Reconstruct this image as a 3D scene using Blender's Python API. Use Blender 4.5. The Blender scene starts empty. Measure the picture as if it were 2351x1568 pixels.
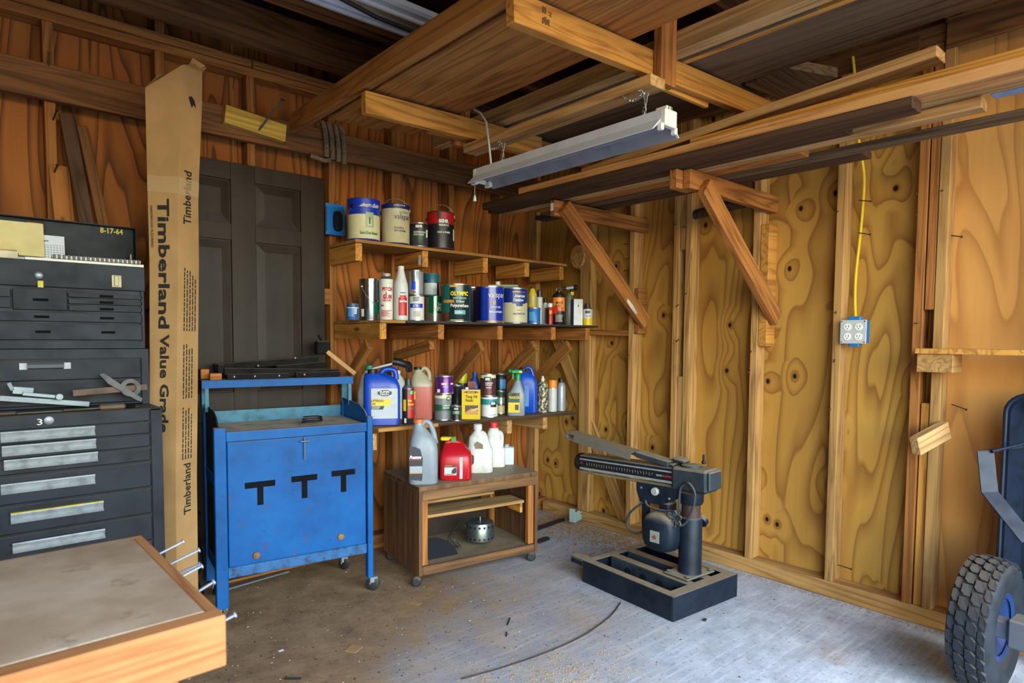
import bpy, bmesh, math, random
from mathutils import Vector, Matrix
rnd = random.Random(7)
scene = bpy.context.scene
COL = scene.collection
PI = math.pi

# ------------------------------------------------------------------ camera
F, PX, PY, CAMZ = 1447.0, 1175.5, 857.0, 1.23
YAW, PITCH, ROLL = math.radians(41.2174), math.radians(-3.153), math.radians(0.4)
def _rot():
    cy, sy = math.cos(YAW), math.sin(YAW); cp, sp = math.cos(PITCH), math.sin(PITCH); cr, sr = math.cos(ROLL), math.sin(ROLL)
    r0 = Matrix(((cy, -sy, 0), (0, 0, -1), (sy, cy, 0)))
    rp = Matrix(((1, 0, 0), (0, cp, sp), (0, -sp, cp)))
    rr = Matrix(((cr, -sr, 0), (sr, cr, 0), (0, 0, 1)))
    return rr @ rp @ r0
CAMR = _rot()                      # rows: right, down, forward in world axes
def at(px, py, axis, val):         # pixel ray meets a world plane
    d = CAMR.transposed() @ Vector(((px - PX) / F, (py - PY) / F, 1.0))
    c = Vector((0, 0, CAMZ)); t = (val - c[axis]) / d[axis]
    return c + d * t
cam_data = bpy.data.cameras.new('camera'); cam = bpy.data.objects.new('camera', cam_data); COL.objects.link(cam)
cam_data.sensor_width = 36.0; cam_data.sensor_fit = 'HORIZONTAL'
cam_data.lens = F * 36.0 / 2351.0
cam_data.shift_x = 0.0; cam_data.shift_y = (PY - 784.0) / 2351.0
cam_data.clip_start = 0.02; cam_data.clip_end = 200
_m = Matrix((CAMR[0], -CAMR[1], -CAMR[2])).transposed().to_4x4(); _m.translation = (0, 0, CAMZ)
cam.matrix_world = _m
cam_data.dof.use_dof = True; cam_data.dof.focus_distance = 3.0; cam_data.dof.aperture_fstop = 4.5
scene.camera = cam

# ------------------------------------------------------------------ sky, light, exposure
world = bpy.data.worlds.new('sky'); scene.world = world; world.use_nodes = True
_nt = world.node_tree; _bg = _nt.nodes['Background']
_sky = _nt.nodes.new('ShaderNodeTexSky'); _sky.sky_type = 'NISHITA'; _sky.sun_disc = False
_sky.sun_elevation = math.radians(48); _sky.sun_rotation = math.radians(200); _sky.air_density = 1.6; _sky.dust_density = 0.6; _sky.ozone_density = 1.5
_nt.links.new(_sky.outputs['Color'], _bg.inputs['Color']); _bg.inputs['Strength'].default_value = 1.0
DOOR_X0, DOOR_X1, DOOR_Z, FRONT_Y = -1.2, 2.9, 2.45, -0.65
_pl = bpy.data.lights.new('door_daylight_portal', 'AREA'); _pl.shape = 'RECTANGLE'; _pl.size = DOOR_X1 - DOOR_X0; _pl.size_y = DOOR_Z
_pl.cycles.is_portal = True
_po = bpy.data.objects.new('door_daylight_portal', _pl); COL.objects.link(_po)
_po.location = ((DOOR_X0 + DOOR_X1) / 2, FRONT_Y - 0.03, DOOR_Z / 2); _po.rotation_euler = (PI / 2, 0, 0)
scene.view_settings.view_transform = 'Standard'; scene.view_settings.look = 'None'
scene.view_settings.gamma = 1.0; scene.view_settings.use_curve_mapping = False
scene.view_settings.exposure = 0.68
scene.cycles.max_bounces = 6; scene.cycles.diffuse_bounces = 4; scene.cycles.glossy_bounces = 3; scene.cycles.transmission_bounces = 4

# ------------------------------------------------------------------ material helpers
def lin(c):
    def f(v):
        v /= 255.0
        return v / 12.92 if v <= 0.04045 else ((v + 0.055) / 1.055) ** 2.4
    return (f(c[0]), f(c[1]), f(c[2]), 1.0)
class NT:
    def __init__(s, name):
        s.m = bpy.data.materials.new(name); s.m.use_nodes = True; s.t = s.m.node_tree
        s.b = s.t.nodes['Principled BSDF']
    def n(s, typ, **kw):
        nd = s.t.nodes.new(typ)
        for k, v in kw.items():
            if k in nd.inputs.keys() if isinstance(k, str) else False: nd.inputs[k].default_value = v
            else: setattr(nd, k, v)
        return nd
    def l(s, a, b): s.t.links.new(a, b)
    def mix(s, fac, a, b):
        nd = s.t.nodes.new('ShaderNodeMix'); nd.data_type = 'RGBA'
        for sock, v in ((nd.inputs['Factor'], fac), (nd.inputs['A'], a), (nd.inputs['B'], b)):
            if hasattr(v, 'is_linked'): s.l(v, sock)
            else: sock.default_value = v
        # colour sockets are the ones at index 6/7
        return nd
    def cmix(s, fac, a, b, blend='MIX'):
        nd = s.t.nodes.new('ShaderNodeMix'); nd.data_type = 'RGBA'; nd.blend_type = blend
        for sock, v in ((nd.inputs[0], fac), (nd.inputs[6], a), (nd.inputs[7], b)):
            if hasattr(v, 'is_linked'): s.l(v, sock)
            else: sock.default_value = v
        return nd.outputs[2]
    def math(s, op, a, b=0.0, clamp=False):
        nd = s.t.nodes.new('ShaderNodeMath'); nd.operation = op; nd.use_clamp = clamp
        for sock, v in ((nd.inputs[0], a), (nd.inputs[1], b)):
            if hasattr(v, 'is_linked'): s.l(v, sock)
            else: sock.default_value = v
        return nd.outputs[0]
    def vmath(s, op, a, b):
        nd = s.t.nodes.new('ShaderNodeVectorMath'); nd.operation = op
        for sock, v in ((nd.inputs[0], a), (nd.inputs[1], b)):
            if hasattr(v, 'is_linked'): s.l(v, sock)
            else: sock.default_value = v
        return nd.outputs[0]
    def noise(s, vec, scale, detail=3.0, rough=0.55, dist=0.0):
        nd = s.t.nodes.new('ShaderNodeTexNoise'); nd.inputs['Scale'].default_value = scale
        nd.inputs['Detail'].default_value = detail; nd.inputs['Roughness'].default_value = rough; nd.inputs['Distortion'].default_value = dist
        if vec is not None: s.l(vec, nd.inputs['Vector'])
        return nd.outputs['Fac']
    def ramp(s, fac, stops, interp='LINEAR'):
        nd = s.t.nodes.new('ShaderNodeValToRGB'); r = nd.color_ramp; r.interpolation = interp
        while len(r.elements) < len(stops): r.elements.new(0.5)
        for e, (p, c) in zip(r.elements, stops):
            e.position = p; e.color = c if len(c) == 4 else (c[0], c[1], c[2], 1)
        s.l(fac, nd.inputs['Fac']); return nd.outputs['Color']
    def objvec(s, sc=(1, 1, 1), rand=True):
        tc = s.t.nodes.new('ShaderNodeTexCoord'); mp = s.t.nodes.new('ShaderNodeMapping')
        mp.inputs['Scale'].default_value = sc; s.l(tc.outputs['Object'], mp.inputs['Vector'])
        if not rand: return mp.outputs[0]
        oi = s.t.nodes.new('ShaderNodeObjectInfo')
        k = s.math('MULTIPLY', oi.outputs['Random'], 37.0)
        return s.vmath('ADD', mp.outputs[0], k)
    def rand(s):
        return s.t.nodes.new('ShaderNodeObjectInfo').outputs['Random']
    def bump(s, h, strength=0.3, dist=0.002):
        nd = s.t.nodes.new('ShaderNodeBump'); nd.inputs['Strength'].default_value = strength; nd.inputs['Distance'].default_value = dist
        s.l(h, nd.inputs['Height']); s.l(nd.outputs[0], s.b.inputs['Normal'])
    def up(s):                                             # 1 on faces that look up
        g = s.t.nodes.new('ShaderNodeNewGeometry'); x = s.t.nodes.new('ShaderNodeSeparateXYZ')
        s.l(g.outputs['Normal'], x.inputs[0]); return x.outputs[2]
    def out(s, col, rough=0.7, metal=0.0, spec=None):
        if hasattr(col, 'is_linked'): s.l(col, s.b.inputs['Base Color'])
        else: s.b.inputs['Base Color'].default_value = col
        if hasattr(rough, 'is_linked'): s.l(rough, s.b.inputs['Roughness'])
        else: s.b.inputs['Roughness'].default_value = rough
        s.b.inputs['Metallic'].default_value = metal
        if spec is not None: s.b.inputs['Specular IOR Level'].default_value = spec
        return s.m
DUST = lin((150, 132, 105))
MATS = {}
def plain(name, c, rough=0.5, metal=0.0, var=0.12, dust=0.0, scale=12.0, spec=None):
    if name in MATS: return MATS[name]
    t = NT(name); v = t.objvec((1, 1, 1)); n = t.noise(v, scale, 4.0, 0.6)
    L = lin(c); d = tuple(x * (1 - var * 2.2) for x in L[:3]) + (1,); h = tuple(min(1, x * (1 + var)) for x in L[:3]) + (1,)
    col = t.ramp(n, [(0.3, d), (0.5, L), (0.75, h)])
    if dust > 0:
        u = t.math('MULTIPLY', t.math('SUBTRACT', t.up(), 0.25, True), 1.3, True)
        col = t.cmix(t.math('MULTIPLY', t.math('MULTIPLY', u, t.math('ADD', t.noise(v, 25.0), 0.45, True)), dust, True), col, DUST)
    r = t.ramp(n, [(0.3, (min(1, rough + .12),) * 3), (0.7, (rough,) * 3)])
    MATS[name] = t.out(col, r, metal, spec); return MATS[name]
def wood(name, light, dark, knots=0.6, rough=0.75, grain=1.0, tint=0.18, dust=0.0):
    """Sawn board, grain along local X."""
    if name in MATS: return MATS[name]
    t = NT(name); v = t.objvec((0.55, 9.0, 9.0)); L, D = lin(light), lin(dark)
    base = t.noise(v, 1.3 * grain, 2.0, 0.5, 0.6)
    rings = t.math('FRACT', t.math('MULTIPLY', base, 7.0))
    rings = t.math('ABSOLUTE', t.math('SUBTRACT', rings, 0.5))
    fine = t.noise(t.objvec((2.0, 90.0, 90.0)), 1.0, 2.0, 0.6)
    fac = t.math('ADD', t.math('MULTIPLY', rings, 1.1), t.math('MULTIPLY', fine, 0.55))
    mid = tuple((a * 0.6 + b * 0.4) for a, b in zip(L, D))
    col = t.ramp(fac, [(0.15, D), (0.42, mid), (0.62, L), (0.95, tuple(min(1, x * 1.08) for x in L[:3]) + (1,))])
    # per-board tint and large stains
    col = t.cmix(t.math('MULTIPLY', t.rand(), tint), col, D)
    st = t.noise(t.objvec((1.2, 2.0, 2.0)), 1.6, 5.0, 0.65)
    col = t.cmix(t.ramp(st, [(0.52, (0, 0, 0)), (0.78, (.55, .55, .55))]), col, tuple(x * 0.45 for x in D[:3]) + (1,))
    if knots > 0:
        vo = t.t.nodes.new('ShaderNodeTexVoronoi'); vo.inputs['Scale'].default_value = 1.0; vo.inputs['Randomness'].default_value = 1.0
        t.l(t.objvec((3.2, 10.0, 10.0)), vo.inputs['Vector'])
        k = t.ramp(vo.outputs['Distance'], [(0.07, (1, 1, 1)), (0.14, (0, 0, 0))])
        pick = t.math('GREATER_THAN', vo.outputs['Color'], 1 - knots * 0.5)
        col = t.cmix(t.math('MULTIPLY', k, t.math('MULTIPLY', pick, 0.85)), col, tuple(x * 0.22 for x in D[:3]) + (1,))
    if dust > 0:
        u = t.math('MULTIPLY', t.math('SUBTRACT', t.up(), 0.3, True), 1.3, True)
        col = t.cmix(t.math('MULTIPLY', u, dust, True), col, DUST)
    t.bump(fac, 0.25, 0.0015)
    MATS[name] = t.out(col, rough, 0.0, 0.25); return MATS[name]
def plywood(name, light, dark, ring, knots=1.0, freq=11.0, stretch=0.30, amp=0.8, contrast=0.72):
    """Rotary-cut face veneer: contour grain running up the sheet (local Z), with open knots."""
    if name in MATS: return MATS[name]
    t = NT(name); L, D, R = lin(light), lin(dark), lin(ring)
    v = t.objvec((1.0, 1.0, stretch)); sp = t.t.nodes.new('ShaderNodeSeparateXYZ'); t.l(t.objvec((1.0, 1.0, 0.75)), sp.inputs[0])
    cb = t.t.nodes.new('ShaderNodeCombineXYZ'); t.l(sp.outputs[0], cb.inputs[0]); t.l(sp.outputs[2], cb.inputs[1])
    vo = t.t.nodes.new('ShaderNodeTexVoronoi'); vo.voronoi_dimensions = '2D'; vo.inputs['Scale'].default_value = 5.0; vo.inputs['Randomness'].default_value = 1.0
    t.l(cb.outputs[0], vo.inputs['Vector'])
    sel = t.math('GREATER_THAN', vo.outputs['Color'], 1 - 0.5 * knots)
    near = t.ramp(vo.outputs['Distance'], [(0.0, (1, 1, 1)), (0.12, (.45, .45, .45)), (0.42, (0, 0, 0))])
    near = t.math('MULTIPLY', near, sel)
    h = t.math('ADD', t.math('MULTIPLY', t.noise(v, 2.6, 2.0, 0.5, 0.5), amp), t.math('MULTIPLY', near, 0.16))
    h = t.math('ADD', h, t.math('MULTIPLY', sp.outputs[0], 0.55))
    fr = t.math('FRACT', t.math('MULTIPLY', h, freq))
    lines = t.ramp(fr, [(0.0, (1, 1, 1)), (0.16, (0.55, 0.55, 0.55)), (0.5, (0, 0, 0)), (0.93, (0.05, 0.05, 0.05)), (1.0, (1, 1, 1))])
    fine = t.noise(t.objvec((60.0, 60.0, 3.0)), 1.0, 2.0, 0.6)
    big = t.noise(t.objvec((1, 1, 0.6)), 1.3, 3.0, 0.6)
    col = t.ramp(big, [(0.3, D), (0.62, L)])
    col = t.cmix(t.math('MULTIPLY', lines, contrast), col, R)
    col = t.cmix(t.math('MULTIPLY', fine, 0.22), col, R)
    dist = vo.outputs['Distance']
    kn = t.math('MULTIPLY', t.ramp(dist, [(0.035, (1, 1, 1)), (0.062, (0, 0, 0))]), sel)
    col = t.cmix(t.math('MULTIPLY', t.math('MULTIPLY', t.ramp(dist, [(0.05, (1, 1, 1)), (0.15, (0, 0, 0))]), sel), 0.6), col, R)
    col = t.cmix(kn, col, (0.008, 0.004, 0.002, 1))
    t.bump(t.math('SUBTRACT', fine, kn), 0.25, 0.002)
    MATS[name] = t.out(col, 0.72, 0.0, 0.25); return MATS[name]

# ------------------------------------------------------------------ mesh helpers
def link(name, me, mat=None, parent=None, smooth=False):
    o = bpy.data.objects.new(name, me); COL.objects.link(o)
    if mat is not None:
        for m in (mat if isinstance(mat, (list, tuple)) else [mat]): me.materials.append(m)
    if parent is not None: o.parent = parent
    if smooth:
        for p in me.polygons: p.use_smooth = True
    return o
def pymesh(name, vs, fs, mat=None, parent=None, smooth=False):
    me = bpy.data.meshes.new(name); me.from_pydata([tuple(v) for v in vs], [], fs); me.update()
    return link(name, me, mat, parent, smooth)
def empty(name, loc=(0, 0, 0), rz=0.0, rot=None):
    o = bpy.data.objects.new(name, None); COL.objects.link(o); o.location = loc
    o.rotation_euler = rot if rot else (0, 0, rz); o.empty_display_size = 0.05
    return o
def tag(o, label, cat, group=None):
    o['label'] = label; o['category'] = cat
    if group: o['group'] = group
    return o
def thing(name, label, cat, loc=(0, 0, 0), rz=0.0, group=None, rot=None):
    return tag(empty(name, loc, rz, rot), label, cat, group)
def struct(o): o['kind'] = 'structure'; return o
class MB:
    """Collects shapes into one mesh."""
    def __init__(s): s.v = []; s.f = []; s.mi = []; s.cur = 0
    def add(s, vs, fs):
        k = len(s.v); s.v += [tuple(v) for v in vs]; s.f += [tuple(i + k for i in f) for f in fs]; s.mi += [s.cur] * len(fs)
        return s
    def mat(s, i): s.cur = i; return s
    def box(s, x0, x1, y0, y1, z0, z1, b=0.0, M=None):
        if b <= 0:
            vs = [(x, y, z) for z in (z0, z1) for y in (y0, y1) for x in (x0, x1)]
            fs = [(0, 2, 3, 1), (4, 5, 7, 6), (0, 1, 5, 4), (2, 6, 7, 3), (0, 4, 6, 2), (1, 3, 7, 5)]
        else:
            b = min(b, (x1 - x0) * .45, (y1 - y0) * .45, (z1 - z0) * .45)
            X, Y, Z = (x0, x1), (y0, y1), (z0, z1); vs = []; idx = {}
            for i in (0, 1):
                for j in (0, 1):
                    for k in (0, 1):
                        sx, sy, sz = (1 - 2 * i) * b, (1 - 2 * j) * b, (1 - 2 * k) * b
                        idx[i, j, k, 0] = len(vs); vs.append((X[i], Y[j] + sy, Z[k] + sz))
                        idx[i, j, k, 1] = len(vs); vs.append((X[i] + sx, Y[j], Z[k] + sz))
                        idx[i, j, k, 2] = len(vs); vs.append((X[i] + sx, Y[j] + sy, Z[k]))
            fs = []
            for a in range(3):
                for sgn in (0, 1):
                    q = []
                    for (p, r) in ((0, 0), (1, 0), (1, 1), (0, 1)):
                        c = [p, r]; c.insert(a, sgn); q.append(idx[c[0], c[1], c[2], a])
                    fs.append(tuple(q))
            for a in range(3):                      # edges along axis a
                o1, o2 = [i for i in range(3) if i != a]
                for p in (0, 1):
                    for r in (0, 1):
                        c0 = [0, 0, 0]; c0[o1] = p; c0[o2] = r; c1 = list(c0); c1[a] = 1
                        fs.append((idx[c0[0], c0[1], c0[2], o1], idx[c1[0], c1[1], c1[2], o1], idx[c1[0], c1[1], c1[2], o2], idx[c0[0], c0[1], c0[2], o2]))
            for i in (0, 1):
                for j in (0, 1):
                    for k in (0, 1): fs.append((idx[i, j, k, 0], idx[i, j, k, 1], idx[i, j, k, 2]))
        if M is not None: vs = [M @ Vector(v) for v in vs]
        return s.add(vs, fs)
    def lathe(s, prof, n=20, c=(0, 0), mats=None, cap=True, M=None, a0=0.0):
        """prof: [(r, z)] bottom to top around local Z."""
        vs = []
        for r, z in prof:
            for i in range(n):
                a = a0 + 2 * PI * i / n; vs.append((c[0] + r * math.cos(a), c[1] + r * math.sin(a), z))
        if M is not None: vs = [M @ Vector(v) for v in vs]
        k = len(s.v); s.v += [tuple(v) for v in vs]
        for j in range(len(prof) - 1):
            m = mats[j] if mats else s.cur
            for i in range(n):
                a, b2 = j * n + i, j * n + (i + 1) % n
                s.f.append((k + a, k + b2, k + b2 + n, k + a + n)); s.mi.append(m)
        if cap:
            s.f.append(tuple(k + i for i in reversed(range(n)))); s.mi.append(mats[0] if mats else s.cur)
            q = (len(prof) - 1) * n; s.f.append(tuple(k + q + i for i in range(n))); s.mi.append(mats[-1] if mats else s.cur)
        return s
    def tube(s, pts, r, n=8, closed=False, rs=None):
        pts = [Vector(p) for p in pts]; m = len(pts); vs = []
        T = []
        for i in range(m):
            a = pts[i - 1] if (i > 0 or closed) else pts[i]; b = pts[(i + 1) % m] if (i < m - 1 or closed) else pts[i]
            d = b - a
            T.append(d.normalized() if d.length > 1e-9 else Vector((0, 0, 1)))
        N = T[0].orthogonal().normalized()
        for i in range(m):
            N = (N - T[i] * N.dot(T[i]));  N = N.normalized() if N.length > 1e-6 else T[i].orthogonal().normalized()
            Bn = T[i].cross(N); rr = rs[i] if rs else r
            for j in range(n):
                a = 2 * PI * j / n; vs.append(pts[i] + (N * math.cos(a) + Bn * math.sin(a)) * rr)
        fs = []
        for i in range(m if closed else m - 1):
            for j in range(n):
                a, b = i * n + j, i * n + (j + 1) % n; c, d = ((i + 1) % m) * n + (j + 1) % n, ((i + 1) % m) * n + j
                fs.append((a, b, c, d))
        if not closed:
            fs.append(tuple(reversed(range(n)))); fs.append(tuple((m - 1) * n + j for j in range(n)))
        return s.add(vs, fs)
    def prism(s, outline, d0, d1, plane='XZ', M=None):
        """Extrude a 2D outline; XZ -> along Y, YZ -> along X, XY -> along Z."""
        n = len(outline)
        def P(a, b, d): return {'XZ': (a, d, b), 'YZ': (d, a, b), 'XY': (a, b, d)}[plane]
        vs = [P(a, b, d0) for a, b in outline] + [P(a, b, d1) for a, b in outline]
        if M is not None: vs = [M @ Vector(v) for v in vs]
        fs = [tuple(range(n)), tuple(reversed(range(n, 2 * n)))] + [(i, n + i, n + (i + 1) % n, (i + 1) % n) for i in range(n)]
        return s.add(vs, fs)
    def loft(s, secs, n=24, cap=True, M=None):
        """secs: [(z, cx, cy, rx, ry, e)] superellipse sections."""
        vs = []
        for z, cx, cy, rx, ry, e in secs:
            for i in range(n):
                a = 2 * PI * (i + .5) / n; c, sn = math.cos(a), math.sin(a)
                vs.append((cx + rx * math.copysign(abs(c) ** (2 / e), c), cy + ry * math.copysign(abs(sn) ** (2 / e), sn), z))
        if M is not None: vs = [M @ Vector(v) for v in vs]
        fs = []
        for j in range(len(secs) - 1):
            for i in range(n): fs.append((j * n + i, j * n + (i + 1) % n, (j + 1) * n + (i + 1) % n, (j + 1) * n + i))
        if cap: fs += [tuple(reversed(range(n))), tuple((len(secs) - 1) * n + i for i in range(n))]
        return s.add(vs, fs)
    def build(s, name, mat, parent=None, smooth=False, angle=None):
        me = bpy.data.meshes.new(name); me.from_pydata(s.v, [], s.f)
        for m in (mat if isinstance(mat, (list, tuple)) else [mat]): me.materials.append(m)
        me.polygons.foreach_set('material_index', s.mi)
        bm = bmesh.new(); bm.from_mesh(me); bmesh.ops.recalc_face_normals(bm, faces=bm.faces)
        if smooth:
            lim = math.radians(angle or 40)
            for f in bm.faces: f.smooth = True
            for e in bm.edges:
                if len(e.link_faces) == 2 and e.calc_face_angle(0) > lim: e.smooth = False
        bm.to_mesh(me); bm.free(); me.update()
        o = bpy.data.objects.new(name, me); COL.objects.link(o)
        if parent is not None: o.parent = parent
        return o
_bmesh_cache = {}
def board(name, a, b, w, t, mat, parent=None, up=(0, 0, 1), bev=0.0025):
    """Sawn board from a to b; w along `up`, t across; grain along local X."""
    a, b = Vector(a), Vector(b); L = (b - a).length
    key = (round(L, 4), round(w, 4), round(t, 4), mat.name)
    if key in _bmesh_cache: me = _bmesh_cache[key]
    else:
        m = MB().box(-L / 2, L / 2, -t / 2, t / 2, -w / 2, w / 2, bev)
        o0 = m.build('board', mat); me = o0.data; bpy.data.objects.remove(o0); _bmesh_cache[key] = me
    x = (b - a).normalized(); z = Vector(up); z = (z - x * z.dot(x)).normalized(); y = z.cross(x)
    M = Matrix((x, y, z)).transposed().to_4x4(); M.translation = (a + b) / 2
    o = bpy.data.objects.new(name, me); COL.objects.link(o)
    if parent is not None: o.parent = parent
    o.matrix_local = M
    return o
def rotM(rz=0, rx=0, ry=0, t=(0, 0, 0)):
    return Matrix.Translation(t) @ Matrix.Rotation(rz, 4, 'Z') @ Matrix.Rotation(rx, 4, 'X') @ Matrix.Rotation(ry, 4, 'Y')
_txt = {}
def text_geo(s, bold=0.0):
    key = (s, bold)
    if key in _txt: return _txt[key]
    cu = bpy.data.curves.new('t', 'FONT'); cu.body = s; cu.size = 1.0; cu.offset = bold; cu.resolution_u = 2; cu.space_character = 1.02
    o = bpy.data.objects.new('t', cu); COL.objects.link(o)
    dg = bpy.context.evaluated_depsgraph_get(); me = o.evaluated_get(dg).to_mesh()
    vs = [(v.co.x, v.co.y) for v in me.vertices]; fs = [tuple(p.vertices) for p in me.polygons]
    o.evaluated_get(dg).to_mesh_clear(); bpy.data.objects.remove(o); bpy.data.curves.remove(cu)
    xs = [v[0] for v in vs]; ys = [v[1] for v in vs]
    x0, x1, y0, y1 = min(xs), max(xs), min(ys), max(ys)
    g = ([((x - x0) / (x1 - x0) - .5, (y - y0) / (y1 - y0) - .5) for x, y in vs], fs, (x1 - x0) / (y1 - y0))
    _txt[key] = g; return g
def lettering(s, mat, parent, w, h=None, bold=0.0, M=None, cyl=None, z=0.0, phi=0.0, eps=0.0012, name='lettering', shear=0.0):
    """Flat print. Plain: in local XZ plane (reads from -Y) placed by M. cyl=r: wrapped on a cylinder of radius r facing -Y, turned by phi."""
    vs, fs, ar = text_geo(s, bold); h = h or w / ar
    if cyl:
        P = []
        for x, y in vs:
            a = phi + (x + shear * y) * w / cyl; r = cyl + eps; P.append((r * math.sin(a), -r * math.cos(a), z + y * h))
    else:
        P = [((x + shear * y) * w, -eps, z + y * h) for x, y in vs]
        if M is not None: P = [M @ Vector(p) for p in P]
    return pymesh(name, P, fs, mat, parent)
def patch(mat, parent, r, a0, a1, z0, z1, eps=0.0007, n=None, name='label'):
    """Curved rectangle of print on a cylinder facing -Y."""
    n = n or max(3, int(abs(a1 - a0) / 0.22)); P = []; f = []
    for i in range(n + 1):
        a = a0 + (a1 - a0) * i / n
        for zz in (z0, z1): P.append(((r + eps) * math.sin(a), -(r + eps) * math.cos(a), zz))
    for i in range(n): f.append((2 * i, 2 * i + 2, 2 * i + 3, 2 * i + 1))
    return pymesh(name, P, f, mat, parent, True)
def fine_lines(t, r, phi, half, z0, z1, n, mat):
    """rows of print too small to read"""
    m = MB(); rr = random.Random(int(z0 * 1e5))
    for i in range(n):
        z = z0 + (z1 - z0) * (i + .5) / n; hh = (z1 - z0) / n * .28; a1 = phi - half + 2 * half * rr.uniform(.6, 1.0); k = 5; P = []
        for j in range(k + 1):
            a = phi - half + (a1 - phi + half) * j / k
            for zz in (z - hh, z + hh): P.append(((r + .0013) * math.sin(a), -(r + .0013) * math.cos(a), zz))
        m.add(P, [(2 * j, 2 * j + 2, 2 * j + 3, 2 * j + 1) for j in range(k)])
    o = m.build('fine_print', mat, t); o['kind'] = 'stuff'; return o
def quad(name, mat, parent, x0, x1, z0, z1, y=0.0, M=None):
    P = [(x0, y, z0), (x1, y, z0), (x1, y, z1), (x0, y, z1)]
    if M is not None: P = [M @ Vector(p) for p in P]
    return pymesh(name, P, [(0, 1, 2, 3)], mat, parent)
def poly(name, mat, parent, pts, y=0.0, M=None):
    P = [(x, y, z) for x, z in pts]
    if M is not None: P = [M @ Vector(p) for p in P]
    return pymesh(name, P, [tuple(range(len(P)))], mat, parent)
# ------------------------------------------------------------------ woods
PINE_Y = wood('pine_yellow', (196, 138, 62), (138, 84, 32), 0.7)
PINE_O = wood('pine_orange', (166, 106, 50), (108, 62, 28), 0.6)
PINE_P = wood('pine_pale', (190, 150, 98), (140, 98, 54), 0.5)
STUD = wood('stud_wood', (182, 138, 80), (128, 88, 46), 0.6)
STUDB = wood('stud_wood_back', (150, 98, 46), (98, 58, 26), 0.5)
LEDGER = wood('ledger_wood', (124, 82, 46), (76, 48, 26), 0.5)
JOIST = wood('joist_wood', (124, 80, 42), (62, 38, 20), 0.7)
BROWN = wood('brown_board', (84, 58, 40), (48, 32, 22), 0.1, tint=0.3)
GREYW = wood('grey_weathered_board', (112, 90, 66), (64, 48, 34), 0.3)
PLANK = wood('plank_wood', (168, 114, 56), (112, 70, 32), 0.5)
DARKP = wood('dark_panel_wood', (108, 84, 62), (66, 48, 34), 0.15, grain=0.6)
PLY_R = plywood('plywood_yellow', (200, 152, 70), (172, 122, 50), (120, 72, 28), 1.0, freq=15.0, stretch=0.24, amp=0.8, contrast=0.72)
PLY_R2 = plywood('plywood_tan', (208, 150, 80), (186, 124, 58), (140, 86, 38), 0.25, freq=13.0, stretch=0.2, amp=0.8, contrast=0.55)
PLY_B = plywood('plywood_orange', (172, 104, 42), (124, 68, 26), (58, 28, 10), 0.08, freq=26.0, stretch=0.14, amp=0.7, contrast=0.8)
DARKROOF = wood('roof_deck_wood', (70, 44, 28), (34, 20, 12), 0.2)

# ------------------------------------------------------------------ floor
def floor_mat():
    t = NT('concrete_floor'); v = t.objvec((1, 1, 1), False)
    n1 = t.noise(v, 0.9, 5.0, 0.6); n2 = t.noise(v, 7.0, 6.0, 0.7); n3 = t.noise(v, 60.0, 3.0, 0.6)
    br = t.noise(t.objvec((4.0, 55.0, 1.0), False), 1.0, 4.0, 0.6, 0.4)             # broom marks
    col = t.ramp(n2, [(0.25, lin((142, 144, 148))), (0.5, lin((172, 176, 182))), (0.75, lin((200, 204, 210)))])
    sep = t.t.nodes.new('ShaderNodeSeparateXYZ'); t.l(v, sep.inputs[0])
    # trodden dirt and sawdust; thinned near the right wall to paint a daylight pool
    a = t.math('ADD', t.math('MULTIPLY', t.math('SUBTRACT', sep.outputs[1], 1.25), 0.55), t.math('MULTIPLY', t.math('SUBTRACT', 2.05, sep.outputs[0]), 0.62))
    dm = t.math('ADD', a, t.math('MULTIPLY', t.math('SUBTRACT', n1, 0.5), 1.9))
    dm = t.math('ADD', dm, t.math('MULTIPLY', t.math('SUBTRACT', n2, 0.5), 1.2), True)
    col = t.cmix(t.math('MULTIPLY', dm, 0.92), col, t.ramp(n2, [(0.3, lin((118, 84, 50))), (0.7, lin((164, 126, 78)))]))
    pt = t.ramp(t.noise(v, 3.3, 3.0, 0.6), [(0.60, (0, 0, 0)), (0.72, (1, 1, 1))])
    col = t.cmix(t.math('MULTIPLY', pt, 0.35), col, lin((150, 118, 66)))
    col = t.cmix(t.math('MULTIPLY', t.ramp(n3, [(0.58, (0, 0, 0)), (0.70, (1, 1, 1))]), 0.55), col, lin((70, 60, 48)))
    spk = t.ramp(t.noise(v, 130.0, 2.0), [(0.70, (0, 0, 0)), (0.76, (1, 1, 1))])
    col = t.cmix(t.math('MULTIPLY', spk, 0.45), col, lin((226, 220, 205)))
    clean = t.math('SUBTRACT', 1.0, dm, True)  # bare concrete mask, where the daylight pool is painted
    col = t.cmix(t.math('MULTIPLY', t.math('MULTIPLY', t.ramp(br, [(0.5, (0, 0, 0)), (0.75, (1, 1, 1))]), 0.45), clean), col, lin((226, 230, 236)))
    t.bump(t.math('ADD', n2, n3), 0.25, 0.003)
    return t.out(col, 0.8, 0.0, 0.3)
RX0, RY0 = -2.6, FRONT_Y
XR, XP, YB, YP = 3.10, 3.19, 3.24, 3.33
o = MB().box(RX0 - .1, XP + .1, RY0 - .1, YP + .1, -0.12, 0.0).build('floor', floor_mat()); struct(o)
gm = plain('gravel_drive', (150, 145, 136), 0.9, var=0.2, scale=3.0)
o = MB().box(-25, 25, -40, RY0 - .1, -0.2, -0.06).build('ground', gm); struct(o)
o['label'] = 'pale gravel drive outside the open doorway'

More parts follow.
